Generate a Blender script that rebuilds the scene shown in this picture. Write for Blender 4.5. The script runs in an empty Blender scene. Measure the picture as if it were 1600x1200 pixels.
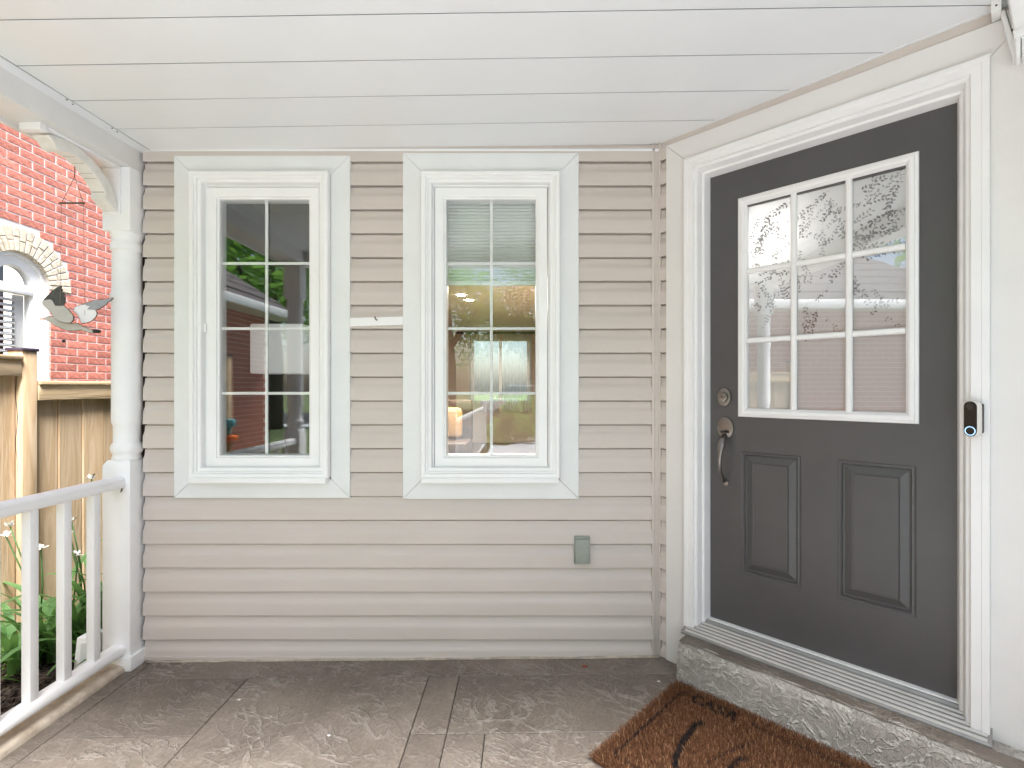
import bpy, bmesh, math, random
from mathutils import Vector, Matrix
R = math.radians
random.seed(7)
sc = bpy.context.scene
COL = sc.collection

# ------------------------------------------------------------------ camera, sky, sun, exposure
cam_d = bpy.data.cameras.new('camera'); cam = bpy.data.objects.new('camera', cam_d); COL.objects.link(cam)
cam.location = (0, 0, 1.29); cam.rotation_euler = (R(90), 0, 0)
cam_d.sensor_width = 36; cam_d.lens = 36 * 780 / 1600
cam_d.shift_x = -20 / 1600; cam_d.shift_y = 5 / 1600
cam_d.clip_start = 0.02; cam_d.clip_end = 600
sc.camera = cam

SUN_EL, SUN_AZ = 62, 156      # azimuth clockwise from +Y
wd = bpy.data.worlds.new('World'); sc.world = wd; wd.use_nodes = True
nt = wd.node_tree; nt.nodes.clear()
sky = nt.nodes.new('ShaderNodeTexSky'); sky.sky_type = 'NISHITA'; sky.sun_disc = False
sky.sun_elevation = R(SUN_EL); sky.sun_rotation = R(SUN_AZ); sky.air_density = 1.0; sky.dust_density = 3.0
hs = nt.nodes.new('ShaderNodeHueSaturation'); hs.inputs['Saturation'].default_value = 1.0
bg = nt.nodes.new('ShaderNodeBackground'); bg.inputs['Strength'].default_value = 0.11
ow = nt.nodes.new('ShaderNodeOutputWorld')
nt.links.new(sky.outputs[0], hs.inputs['Color']); nt.links.new(hs.outputs[0], bg.inputs[0]); nt.links.new(bg.outputs[0], ow.inputs[0])
sl = bpy.data.lights.new('sun', 'SUN'); sl.energy = 4.6; sl.angle = R(20); sl.color = (1, .99, .975)
so = bpy.data.objects.new('sun', sl); COL.objects.link(so)
d = Vector((math.sin(R(SUN_AZ)) * math.cos(R(SUN_EL)), math.cos(R(SUN_AZ)) * math.cos(R(SUN_EL)), math.sin(R(SUN_EL))))
so.rotation_euler = d.to_track_quat('Z', 'Y').to_euler(); so.location = d * 30
vs = sc.view_settings; vs.view_transform = 'Standard'; vs.look = 'None'; vs.exposure = 1.75; vs.gamma = 1; vs.use_curve_mapping = False
cy = sc.cycles
cy.use_adaptive_sampling = True; cy.adaptive_threshold = .025
cy.max_bounces = 12; cy.diffuse_bounces = 7; cy.glossy_bounces = 6; cy.transmission_bounces = 8; cy.transparent_max_bounces = 24
cy.use_denoising = True; cy.caustics_reflective = False; cy.caustics_refractive = False; cy.sample_clamp_indirect = 8

# ------------------------------------------------------------------ materials
MATS = {}
def mat(name, col, rough=.5, var=0., vscale=6., bump=0., bscale=60., metal=0., spec=.5, rnd=0., stretch=(1, 1, 1), var2=None, dist=.02):
    """plain surface: colour, an uneven tint (var), fine relief (bump) and a per-object shade (rnd)"""
    m = bpy.data.materials.new(name); m.use_nodes = True; n = m.node_tree.nodes; L = m.node_tree.links
    b = n['Principled BSDF']; b.inputs['Roughness'].default_value = rough; b.inputs['Metallic'].default_value = metal
    b.inputs['Specular IOR Level'].default_value = spec
    tc = n.new('ShaderNodeTexCoord'); mp = n.new('ShaderNodeMapping'); mp.inputs['Scale'].default_value = stretch
    L.new(tc.outputs['Object'], mp.inputs[0])
    c = n.new('ShaderNodeRGB'); c.outputs[0].default_value = (*col, 1); out = c.outputs[0]
    if var:
        no = n.new('ShaderNodeTexNoise'); no.inputs['Scale'].default_value = vscale; no.inputs['Detail'].default_value = 6; no.inputs['Roughness'].default_value = .65
        L.new(mp.outputs[0], no.inputs['Vector'])
        rp = n.new('ShaderNodeMapRange'); rp.inputs['From Min'].default_value = .3; rp.inputs['From Max'].default_value = .7
        L.new(no.outputs['Fac'], rp.inputs['Value'])
        mx = n.new('ShaderNodeMix'); mx.data_type = 'RGBA'
        a = tuple(min(1, x * (1 + var)) for x in col); bb = var2 or tuple(x * (1 - var) for x in col)
        mx.inputs['A'].default_value = (*bb, 1); mx.inputs['B'].default_value = (*a, 1)
        L.new(rp.outputs[0], mx.inputs['Factor']); out = mx.outputs['Result']
        rr = n.new('ShaderNodeMapRange'); rr.inputs['To Min'].default_value = min(1, rough * 1.15); rr.inputs['To Max'].default_value = rough * .85
        L.new(no.outputs['Fac'], rr.inputs['Value']); L.new(rr.outputs[0], b.inputs['Roughness'])
    if rnd:
        oi = n.new('ShaderNodeObjectInfo'); hv = n.new('ShaderNodeHueSaturation'); r2 = n.new('ShaderNodeMapRange')
        r2.inputs['To Min'].default_value = 1 - rnd; r2.inputs['To Max'].default_value = 1 + rnd
        L.new(oi.outputs['Random'], r2.inputs['Value']); L.new(r2.outputs[0], hv.inputs['Value']); L.new(out, hv.inputs['Color']); out = hv.outputs[0]
    L.new(out, b.inputs['Base Color'])
    if bump:
        n2 = n.new('ShaderNodeTexNoise'); n2.inputs['Scale'].default_value = bscale; n2.inputs['Detail'].default_value = 5
        L.new(mp.outputs[0], n2.inputs['Vector'])
        bp = n.new('ShaderNodeBump'); bp.inputs['Strength'].default_value = bump; bp.inputs['Distance'].default_value = dist
        L.new(n2.outputs['Fac'], bp.inputs['Height']); L.new(bp.outputs[0], b.inputs['Normal'])
    MATS[name] = m; return m

def stamped(name, lo, hi, ridge, scale=9., strength=.6, rnd=.0, stretch=(1, 1, 1), ridge_mix=.55, mask=(.36, .62)):
    """stamped concrete: trowel-like curved ridges over mottled stain"""
    m = bpy.data.materials.new(name); m.use_nodes = True; n = m.node_tree.nodes; L = m.node_tree.links
    b = n['Principled BSDF']; b.inputs['Roughness'].default_value = .55
    tc = n.new('ShaderNodeTexCoord'); mp = n.new('ShaderNodeMapping'); mp.inputs['Scale'].default_value = stretch
    oi = n.new('ShaderNodeObjectInfo'); va = n.new('ShaderNodeVectorMath'); va.operation = 'MULTIPLY_ADD'
    va.inputs[1].default_value = (7, 3, 5)
    L.new(oi.outputs['Random'], va.inputs[0]); L.new(tc.outputs['Object'], va.inputs[2]); L.new(va.outputs[0], mp.inputs[0])
    # stains
    n1 = n.new('ShaderNodeTexNoise'); n1.inputs['Scale'].default_value = 2.6; n1.inputs['Detail'].default_value = 7; n1.inputs['Roughness'].default_value = .68
    L.new(mp.outputs[0], n1.inputs['Vector'])
    cr = n.new('ShaderNodeValToRGB'); e = cr.color_ramp.elements
    e[0].position = .32; e[0].color = (*lo, 1); e[1].position = .68; e[1].color = (*hi, 1)
    L.new(n1.outputs['Fac'], cr.inputs[0])
    # warped ridges: distorted bands, two families
    def ridges(sc_, dist, rot):
        mq = n.new('ShaderNodeMapping'); mq.inputs['Rotation'].default_value = rot; L.new(mp.outputs[0], mq.inputs[0])
        nw = n.new('ShaderNodeTexNoise'); nw.inputs['Scale'].default_value = sc_ * .35; nw.inputs['Detail'].default_value = 3
        L.new(mq.outputs[0], nw.inputs['Vector'])
        wv = n.new('ShaderNodeVectorMath'); wv.operation = 'MULTIPLY_ADD'; wv.inputs[1].default_value = (dist, dist, dist)
        L.new(nw.outputs['Color'], wv.inputs[0]); L.new(mq.outputs[0], wv.inputs[2])
        nr = n.new('ShaderNodeTexNoise'); nr.inputs['Scale'].default_value = sc_; nr.inputs['Detail'].default_value = 3.0; nr.inputs['Roughness'].default_value = .5
        sm = n.new('ShaderNodeMapping'); sm.inputs['Scale'].default_value = (1, 3.2, 1.6); L.new(wv.outputs[0], sm.inputs[0]); L.new(sm.outputs[0], nr.inputs['Vector'])
        ab = n.new('ShaderNodeMath'); ab.operation = 'SUBTRACT'; ab.inputs[1].default_value = .5; L.new(nr.outputs['Fac'], ab.inputs[0])
        a2 = n.new('ShaderNodeMath'); a2.operation = 'ABSOLUTE'; L.new(ab.outputs[0], a2.inputs[0])
        r_ = n.new('ShaderNodeMapRange'); r_.interpolation_type = 'SMOOTHSTEP'
        r_.inputs['From Min'].default_value = 0; r_.inputs['From Max'].default_value = .055; r_.inputs['To Min'].default_value = 1; r_.inputs['To Max'].default_value = 0
        L.new(a2.outputs[0], r_.inputs['Value']); return r_.outputs[0]
    ra = ridges(scale, .30, (0, 0, .6)); rb = ridges(scale * 1.9, .22, (.3, .2, 2.0))
    rm = n.new('ShaderNodeMath'); rm.operation = 'MULTIPLY_ADD'; rm.inputs[1].default_value = .55; L.new(rb, rm.inputs[0]); L.new(ra, rm.inputs[2])
    # patchy mask so some areas stay smooth
    n3 = n.new('ShaderNodeTexNoise'); n3.inputs['Scale'].default_value = 4.5; n3.inputs['Detail'].default_value = 4; L.new(mp.outputs[0], n3.inputs['Vector'])
    mk = n.new('ShaderNodeMapRange'); mk.inputs['From Min'].default_value = mask[0]; mk.inputs['From Max'].default_value = mask[1]; L.new(n3.outputs['Fac'], mk.inputs['Value'])
    rk = n.new('ShaderNodeMath'); rk.operation = 'MULTIPLY'; L.new(rm.outputs[0], rk.inputs[0]); L.new(mk.outputs[0], rk.inputs[1])
    fx = n.new('ShaderNodeMath'); fx.operation = 'MULTIPLY'; fx.inputs[1].default_value = ridge_mix; fx.use_clamp = True; L.new(rk.outputs[0], fx.inputs[0])
    mx = n.new('ShaderNodeMix'); mx.data_type = 'RGBA'; mx.inputs['B'].default_value = (*ridge, 1)
    L.new(fx.outputs[0], mx.inputs['Factor']); L.new(cr.outputs[0], mx.inputs['A'])
    hv = n.new('ShaderNodeHueSaturation'); r2 = n.new('ShaderNodeMapRange'); r2.inputs['To Min'].default_value = 1 - rnd; r2.inputs['To Max'].default_value = 1 + rnd
    L.new(oi.outputs['Random'], r2.inputs['Value']); L.new(r2.outputs[0], hv.inputs['Value']); L.new(mx.outputs['Result'], hv.inputs['Color'])
    ng = n.new('ShaderNodeTexNoise'); ng.inputs['Scale'].default_value = 75; ng.inputs['Detail'].default_value = 4; ng.inputs['Roughness'].default_value = .7; L.new(mp.outputs[0], ng.inputs['Vector'])
    gr = n.new('ShaderNodeMapRange'); gr.inputs['From Min'].default_value = .3; gr.inputs['From Max'].default_value = .7; gr.inputs['To Min'].default_value = .78; gr.inputs['To Max'].default_value = 1.2; L.new(ng.outputs['Fac'], gr.inputs['Value'])
    h2 = n.new('ShaderNodeHueSaturation'); L.new(gr.outputs[0], h2.inputs['Value']); L.new(hv.outputs[0], h2.inputs['Color']); L.new(h2.outputs[0], b.inputs['Base Color'])
    nf = n.new('ShaderNodeTexNoise'); nf.inputs['Scale'].default_value = 130; nf.inputs['Detail'].default_value = 3; L.new(mp.outputs[0], nf.inputs['Vector'])
    hm = n.new('ShaderNodeMath'); hm.operation = 'MULTIPLY_ADD'; hm.inputs[1].default_value = .35; L.new(nf.outputs['Fac'], hm.inputs[0]); L.new(rk.outputs[0], hm.inputs[2])
    bp = n.new('ShaderNodeBump'); bp.inputs['Strength'].default_value = strength; bp.inputs['Distance'].default_value = .004
    L.new(hm.outputs[0], bp.inputs['Height']); L.new(bp.outputs[0], b.inputs['Normal'])
    MATS[name] = m; return m

def glass(name, tint=(.93, .96, .95), boost=1.6):
    m = bpy.data.materials.new(name); m.use_nodes = True; n = m.node_tree.nodes; L = m.node_tree.links; n.clear()
    o = n.new('ShaderNodeOutputMaterial'); t = n.new('ShaderNodeBsdfTransparent'); t.inputs[0].default_value = (*tint, 1)
    g = n.new('ShaderNodeBsdfGlossy'); g.inputs['Roughness'].default_value = .0; g.inputs[0].default_value = (1, 1, 1, 1)
    f = n.new('ShaderNodeLayerWeight'); pw = n.new('ShaderNodeMath'); pw.operation = 'POWER'; pw.inputs[1].default_value = 5; L.new(f.outputs['Facing'], pw.inputs[0])
    mu = n.new('ShaderNodeMath'); mu.operation = 'MULTIPLY_ADD'; mu.inputs[1].default_value = .96; mu.inputs[2].default_value = .04 * boost; mu.use_clamp = True
    tc = n.new('ShaderNodeTexCoord'); no = n.new('ShaderNodeTexNoise'); no.inputs['Scale'].default_value = 2.2; no.inputs['Detail'].default_value = 1
    bp = n.new('ShaderNodeBump'); bp.inputs['Strength'].default_value = .02; bp.inputs['Distance'].default_value = .01
    L.new(tc.outputs['Object'], no.inputs['Vector']); L.new(no.outputs['Fac'], bp.inputs['Height']); L.new(bp.outputs[0], g.inputs['Normal'])
    mx = n.new('ShaderNodeMixShader'); L.new(pw.outputs[0], mu.inputs[0]); L.new(mu.outputs[0], mx.inputs[0])
    L.new(t.outputs[0], mx.inputs[1]); L.new(g.outputs[0], mx.inputs[2]); L.new(mx.outputs[0], o.inputs[0]); MATS[name] = m; return m

def film(name, col, trans, clear):
    """translucent privacy film: diffuse + translucent + a little clear see-through"""
    m = bpy.data.materials.new(name); m.use_nodes = True; n = m.node_tree.nodes; L = m.node_tree.links; n.clear()
    o = n.new('ShaderNodeOutputMaterial'); a = n.new('ShaderNodeBsdfDiffuse'); a.inputs[0].default_value = (*col, 1)
    b = n.new('ShaderNodeBsdfTranslucent'); b.inputs[0].default_value = (.9, .9, .9, 1); c = n.new('ShaderNodeBsdfTransparent')
    m1 = n.new('ShaderNodeMixShader'); m1.inputs[0].default_value = trans; m2 = n.new('ShaderNodeMixShader'); m2.inputs[0].default_value = clear
    L.new(a.outputs[0], m1.inputs[1]); L.new(b.outputs[0], m1.inputs[2]); L.new(m1.outputs[0], m2.inputs[1]); L.new(c.outputs[0], m2.inputs[2])
    L.new(m2.outputs[0], o.inputs[0]); MATS[name] = m; return m

def emit(name, col, s):
    m = bpy.data.materials.new(name); m.use_nodes = True; b = m.node_tree.nodes['Principled BSDF']
    b.inputs['Emission Color'].default_value = (*col, 1); b.inputs['Emission Strength'].default_value = s; b.inputs['Base Color'].default_value = (*col, 1)
    MATS[name] = m; return m

def wood(name, c1, c2, knot, axis='Z', scale=14.):
    m = bpy.data.materials.new(name); m.use_nodes = True; n = m.node_tree.nodes; L = m.node_tree.links
    b = n['Principled BSDF']; b.inputs['Roughness'].default_value = .75; b.inputs['Specular IOR Level'].default_value = .25
    tc = n.new('ShaderNodeTexCoord'); oi = n.new('ShaderNodeObjectInfo'); va = n.new('ShaderNodeVectorMath'); va.operation = 'MULTIPLY_ADD'; va.inputs[1].default_value = (11, 7, 13)
    L.new(oi.outputs['Random'], va.inputs[0]); L.new(tc.outputs['Object'], va.inputs[2])
    mp = n.new('ShaderNodeMapping'); mp.inputs['Scale'].default_value = (1, 1, .09) if axis == 'Z' else (1, .09, 1); L.new(va.outputs[0], mp.inputs[0])
    no = n.new('ShaderNodeTexNoise'); no.inputs['Scale'].default_value = scale; no.inputs['Detail'].default_value = 5; no.inputs['Distortion'].default_value = 1.2; L.new(mp.outputs[0], no.inputs['Vector'])
    ms = n.new('ShaderNodeMath'); ms.operation = 'MULTIPLY'; ms.inputs[1].default_value = 7; L.new(no.outputs['Fac'], ms.inputs[0])
    fr = n.new('ShaderNodeMath'); fr.operation = 'PINGPONG'; fr.inputs[1].default_value = 1; L.new(ms.outputs[0], fr.inputs[0])
    cr = n.new('ShaderNodeMix'); cr.data_type = 'RGBA'; cr.inputs['A'].default_value = (*c1, 1); cr.inputs['B'].default_value = (*c2, 1); L.new(fr.outputs[0], cr.inputs['Factor'])
    vo = n.new('ShaderNodeTexVoronoi'); vo.inputs['Scale'].default_value = 3.4
    mk = n.new('ShaderNodeMapping'); mk.inputs['Scale'].default_value = (1, 1, .6); L.new(va.outputs[0], mk.inputs[0]); L.new(mk.outputs[0], vo.inputs['Vector'])
    kr = n.new('ShaderNodeMapRange'); kr.inputs['From Min'].default_value = .03; kr.inputs['From Max'].default_value = .075; kr.inputs['To Min'].default_value = .85; kr.inputs['To Max'].default_value = 0
    L.new(vo.outputs['Distance'], kr.inputs['Value'])
    mx = n.new('ShaderNodeMix'); mx.data_type = 'RGBA'; mx.inputs['B'].default_value = (*knot, 1); L.new(kr.outputs[0], mx.inputs['Factor']); L.new(cr.outputs['Result'], mx.inputs['A'])
    hv = n.new('ShaderNodeHueSaturation'); r2 = n.new('ShaderNodeMapRange'); r2.inputs['To Min'].default_value = .8; r2.inputs['To Max'].default_value = 1.15
    L.new(oi.outputs['Random'], r2.inputs['Value']); L.new(r2.outputs[0], hv.inputs['Value']); L.new(mx.outputs['Result'], hv.inputs['Color']); L.new(hv.outputs[0], b.inputs['Base Color'])
    bp = n.new('ShaderNodeBump'); bp.inputs['Strength'].default_value = .25; bp.inputs['Distance'].default_value = .004; L.new(fr.outputs[0], bp.inputs['Height']); L.new(bp.outputs[0], b.inputs['Normal'])
    MATS[name] = m; return m

mat('siding', (.60, .538, .492), .45, var=.045, vscale=3, bump=.10, bscale=45, rnd=.018, stretch=(.25, 1, 3), dist=.004)
mat('trim_white', (.87, .875, .87), .38, var=.03, vscale=4, bump=.05, bscale=40, dist=.003)
mat('casing_grey', (.765, .78, .772), .42, var=.035, vscale=5, bump=.05, bscale=40, dist=.003)
mat('door_board', (.76, .738, .72), .45, var=.03, vscale=4, bump=.05, bscale=35, dist=.003)
mat('bm_white', (.85, .84, .84), .35, var=.025, vscale=6, bump=.04, bscale=40, dist=.003)
mat('soffit', (.82, .835, .85), .35, var=.02, vscale=1.5, bump=.04, bscale=8, rnd=.012, dist=.004)
mat('beam_white', (.80, .80, .79), .45, var=.04, vscale=6, bump=.08, bscale=30, dist=.003)
mat('bracket_paint', (.80, .79, .765), .5, var=.06, vscale=22, bump=.15, bscale=60, dist=.004, var2=(.74, .72, .67))
mat('post_white', (.88, .885, .89), .4, var=.03, vscale=8, bump=.10, bscale=22, dist=.003)
mat('door_grey', (.078, .075, .076), .38, var=.11, vscale=2.2, bump=.12, bscale=220, dist=.0015)
mat('nickel', (.24, .22, .205), .33, metal=1, var=.1, vscale=30)
mat('dark_metal', (.05, .045, .04), .4, metal=.7)
mat('aluminium', (.30, .295, .285), .45, metal=.5, var=.12, vscale=9, stretch=(1, 1, 1), bump=.05, bscale=90, dist=.002)
mat('aluminium_light', (.58, .57, .555), .4, metal=.5, var=.10, vscale=9)
mat('black_plastic', (.012, .012, .013), .12)
mat('dark_plastic', (.035, .028, .026), .4)
mat('bell_white', (.74, .71, .67), .35)
mat('outlet_grey', (.30, .325, .285), .45, var=.08, vscale=20)
mat('soffit_gap_shade', (.14, .14, .14), .9)
mat('seam_dark', (.03, .028, .025), .9)
mat('rust_leaf', (.26, .05, .02), .7)
mat('rust', (.12, .06, .03), .8)
mat('caulk', (.42, .37, .30), .8, var=.3, vscale=20)
mat('brick', (.56, .225, .165), .85, var=.25, vscale=30, bump=.6, bscale=90, rnd=.20, dist=.006, var2=(.36, .10, .072))
mat('mortar', (.80, .74, .71), .95, var=.12, vscale=20, bump=.4, bscale=120, dist=.004)
mat('voussoir', (.62, .55, .43), .9, var=.16, vscale=26, bump=.5, bscale=60, rnd=.07, dist=.006)
mat('shingle', (.10, .085, .085), .9, var=.35, vscale=30, bump=.6, bscale=60)
mat('petal', (.82, .81, .76), .6, var=.05)
mat('bud', (.42, .33, .20), .7)
mat('lawn_soil', (.11, .15, .05), .95, var=.4, vscale=12, bump=.5, bscale=60)
mat('mulch', (.05, .034, .026), .95, var=.5, vscale=30)
mat('bark', (.10, .075, .055), .9, var=.3, vscale=14, bump=.6, bscale=20)
mat('concrete_light', (.55, .575, .605), .85, var=.12, vscale=3, bump=.2, bscale=80)
mat('asphalt', (.055, .055, .058), .9, var=.2, vscale=30, bump=.3, bscale=200)
mat('curb', (.60, .53, .44), .75, var=.22, vscale=12, bump=.6, bscale=28, var2=(.36, .29, .22), dist=.01)
mat('coir', (.195, .080, .032), .9, var=.30, vscale=330, rnd=.0, var2=(.030, .010, .004))
mat('coir_light', (.40, .22, .11), .85, var=.3, vscale=300)
mat('coir_black', (.014, .010, .009), .9)
mat('coir_back', (.11, .045, .016), .95)
mat('bird_grey', (.50, .47, .42), .6, var=.08, vscale=20)
mat('bird_dark', (.07, .07, .06), .7, var=.6, vscale=160)
mat('bird_white', (.86, .86, .88), .5)
mat('bird_blue', (.33, .35, .39), .5, var=.12, vscale=60)
mat('bird_edge', (.13, .085, .06), .5)
mat('beak', (.55, .24, .10), .5)
mat('black_paint', (.02, .02, .02), .5)
mat('twine', (.30, .23, .18), .9)
mat('cap_dark', (.06, .045, .07), .5)
mat('cellular', (.64, .67, .63), .8, var=.04, vscale=4)
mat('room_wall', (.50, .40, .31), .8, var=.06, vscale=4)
mat('room_dark', (.055, .052, .05), .8, var=.1, vscale=4)  # near-black colour stands in for shade in unlit rooms
mat('room_ceiling', (.74, .67, .61), .8)
mat('room_floor', (.20, .12, .07), .5, var=.25, vscale=6)
mat('hall_white', (.62, .61, .60), .8)
mat('cushion', (.50, .32, .15), .9, var=.15, vscale=30)
mat('dark_wood', (.06, .035, .022), .5, var=.3, vscale=10)
mat('car_white', (.75, .76, .78), .2)
mat('car_glass', (.03, .035, .04), .08)
mat('tyre', (.02, .02, .02), .8)
mat('orange', (.80, .16, .02), .5)
mat('teal', (.10, .35, .38), .5)
mat('leaf_print', (.085, .085, .085), .6)
mat('leaf_pale', (.30, .30, .30), .6)
mat('shutter_white', (.80, .80, .79), .5)
stamped('stamped_floor', (.130, .106, .086), (.232, .196, .163), (.335, .298, .260), 6.0, 1.0, rnd=.13, ridge_mix=.58)
stamped('stamped_step', (.31, .283, .253), (.45, .418, .38), (.66, .63, .58), 11., 1.0, ridge_mix=.75, mask=(.22, .50))
wood('fence_wood', (.63, .48, .32), (.52, .365, .215), (.16, .07, .03), 'Z')
wood('fence_rail', (.62, .47, .30), (.53, .38, .22), (.16, .08, .04), 'Y')
glass('glass', (.982, .99, .987), 1.25)
glass('glass_door', (.975, .98, .98), 3.0)
film('frost', (.80, .80, .80), .42, .02)
film('sheer', (.9, .9, .9), .6, .6)
def leafy(name, col):
    m = mat(name, col, .55, var=.45, vscale=.9, rnd=.2); n = m.node_tree.nodes; L = m.node_tree.links; b = n['Principled BSDF']
    t = n.new('ShaderNodeBsdfTranslucent'); t.inputs[0].default_value = (col[0] * 1.3, col[1] * 1.3, col[2], 1); mx = n.new('ShaderNodeMixShader'); mx.inputs[0].default_value = .45
    L.new(b.outputs[0], mx.inputs[1]); L.new(t.outputs[0], mx.inputs[2]); L.new(mx.outputs[0], n['Material Output'].inputs[0])
leafy('foliage', (.17, .34, .07)); leafy('foliage2', (.12, .26, .06)); leafy('iris_leaf', (.15, .29, .10)); leafy('grass', (.20, .34, .07))
emit('downlight', (1, .93, .84), 1000)
emit('glow_pale', (1, .97, .95), .065)
emit('bulb', (1, .96, .92), 20)
emit('led_ring', (.40, .65, 1), .35)

# ------------------------------------------------------------------ object helpers
WL = {}
def reg(o, w=(0, 0, 0)): WL[o.name] = Vector(w); return o
def thing(name, label, cat, loc=(0, 0, 0), group=None):
    o = bpy.data.objects.new(name, None); COL.objects.link(o); o.location = loc; o.empty_display_size = .1
    o['label'] = label; o['category'] = cat
    if group: o['group'] = group
    return reg(o, loc)
def tag(o, label, cat, group=None):
    o['label'] = label; o['category'] = cat
    if group: o['group'] = group
    return o
def mk(name, V, F, m, parent=None, smooth=False, origin=None, mats=None, fm=None):
    """one mesh object from world-space vertices"""
    pw = WL[parent.name] if parent else Vector((0, 0, 0))
    og = Vector(origin) if origin is not None else (pw if parent else Vector((0, 0, 0)))
    me = bpy.data.meshes.new(name); me.from_pydata([tuple(Vector(v) - og) for v in V], [], F)
    for x in ([MATS[m]] if not mats else [MATS[k] for k in mats]): me.materials.append(x)
    if fm: me.polygons.foreach_set('material_index', fm)
    if smooth: me.polygons.foreach_set('use_smooth', [True] * len(me.polygons))
    me.update()
    o = bpy.data.objects.new(name, me); COL.objects.link(o)
    if parent: o.parent = parent
    o.location = og - pw
    return reg(o, og)
def struct(o): o['kind'] = 'structure'; return o
def fix_normals(o):
    bm = bmesh.new(); bm.from_mesh(o.data); bmesh.ops.recalc_face_normals(bm, faces=bm.faces); bm.to_mesh(o.data); bm.free(); return o
def bevel(o, w, seg=2, ang=30, smooth=True):
    bm = bmesh.new(); bm.from_mesh(o.data); bmesh.ops.recalc_face_normals(bm, faces=bm.faces)
    es = [e for e in bm.edges if len(e.link_faces) == 2 and e.calc_face_angle(0) > R(ang)]
    bmesh.ops.bevel(bm, geom=es, offset=w, segments=seg, affect='EDGES', profile=.5, clamp_overlap=True)
    if smooth:
        for f in bm.faces: f.smooth = True
    bm.to_mesh(o.data); bm.free()
    if smooth: o.data.set_sharp_from_angle(angle=R(32))
    return o
IDENT = lambda a, b, c: Vector((a, b, c))
S2 = math.sqrt(.5)
WY = 2.40
def WALL(u, v, w): return Vector((u, WY - w, v))                           # u along the wall, v up, w out of the wall
def DOOR(t, v, o): return Vector((.65 + S2 * (t - o), 2.4 - S2 * (t + o), v))  # same for the angled wall
BOXF = [(0, 1, 2, 3), (7, 6, 5, 4), (0, 4, 5, 1), (1, 5, 6, 2), (2, 6, 7, 3), (3, 7, 4, 0)]
def boxv(a0, a1, b0, b1, c0, c1, T=IDENT):
    return [T(a0, b0, c0), T(a1, b0, c0), T(a1, b1, c0), T(a0, b1, c0), T(a0, b0, c1), T(a1, b0, c1), T(a1, b1, c1), T(a0, b1, c1)]
def box(name, a0, a1, b0, b1, c0, c1, m, parent=None, T=IDENT, bev=0, seg=2):
    o = mk(name, boxv(a0, a1, b0, b1, c0, c1, T), BOXF, m, parent)
    fix_normals(o)
    if bev: bevel(o, bev, seg)
    return o
def prism(name, poly, c0, c1, m, parent=None, T=IDENT, bev=0, seg=2, origin=None):
    """polygon in the first two axes, extruded along the third"""
    k = len(poly); V = [T(a, b, c0) for a, b in poly] + [T(a, b, c1) for a, b in poly]
    F = [tuple(range(k))[::-1], tuple(range(k, 2 * k))] + [(i, (i + 1) % k, k + (i + 1) % k, k + i) for i in range(k)]
    o = mk(name, V, F, m, parent, origin=origin); fix_normals(o)
    if bev: bevel(o, bev, seg)
    return o
def ring(name, u0, u1, v0, v1, prof, m, parent, T, smooth=False):
    """mitred frame: profile of (inset, height) swept round a rectangle"""
    V = []; F = []; k = len(prof)
    for i, h in prof:
        V += [T(u0 + i, v0 + i, h), T(u1 - i, v0 + i, h), T(u1 - i, v1 - i, h), T(u0 + i, v1 - i, h)]
    for a in range(k - 1):
        for c in range(4):
            F.append((a * 4 + c, a * 4 + (c + 1) % 4, (a + 1) * 4 + (c + 1) % 4, (a + 1) * 4 + c))
    o = mk(name, V, F, m, parent)
    return o
def boards(parent, u0, u1, v0, v1, w, w0, w1, m, T, sides='LRTB', vb=None, name='casing_board'):
    """mitred flat boards round an opening, each its own piece"""
    g = .0007; V0 = v0 if vb is None else vb; out = []
    P = {'L': [(u0, V0), (u0 + w, V0 + (w if 'B' in sides else 0)), (u0 + w, v1 - w), (u0, v1)],
         'R': [(u1, V0), (u1, v1), (u1 - w, v1 - w), (u1 - w, V0 + (w if 'B' in sides else 0))],
         'T': [(u0, v1), (u0 + w, v1 - w), (u1 - w, v1 - w), (u1, v1)],
         'B': [(u0, v0), (u1, v0), (u1 - w, v0 + w), (u0 + w, v0 + w)]}
    for s in sides:
        p = P[s]; cx = sum(a for a, b in p) / 4; cz = sum(b for a, b in p) / 4
        if s in 'LR': q = [(a, b + (-g if b > cz else (g if 'B' in sides else 0))) for a, b in p]
        else: q = [(a + (g if a < cx else -g), b) for a, b in p]
        out.append(prism(name, q, w0, w1, m, parent, T, bev=.0018, seg=1))
    return out
def lathe(name, prof, cx, cy, m, parent, seg=40):
    V = []; F = []
    for r, z in prof:
        for i in range(seg):
            a = 2 * math.pi * i / seg; V.append((cx + r * math.cos(a), cy + r * math.sin(a), z))
    for j in range(len(prof) - 1):
        for i in range(seg): F.append((j * seg + i, j * seg + (i + 1) % seg, (j + 1) * seg + (i + 1) % seg, (j + 1) * seg + i))
    F.append(tuple(range(seg))[::-1]); F.append(tuple(range((len(prof) - 1) * seg, len(prof) * seg)))
    o = mk(name, V, F, m, parent, smooth=True); fix_normals(o); o.data.set_sharp_from_angle(angle=R(50)); return o
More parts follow.
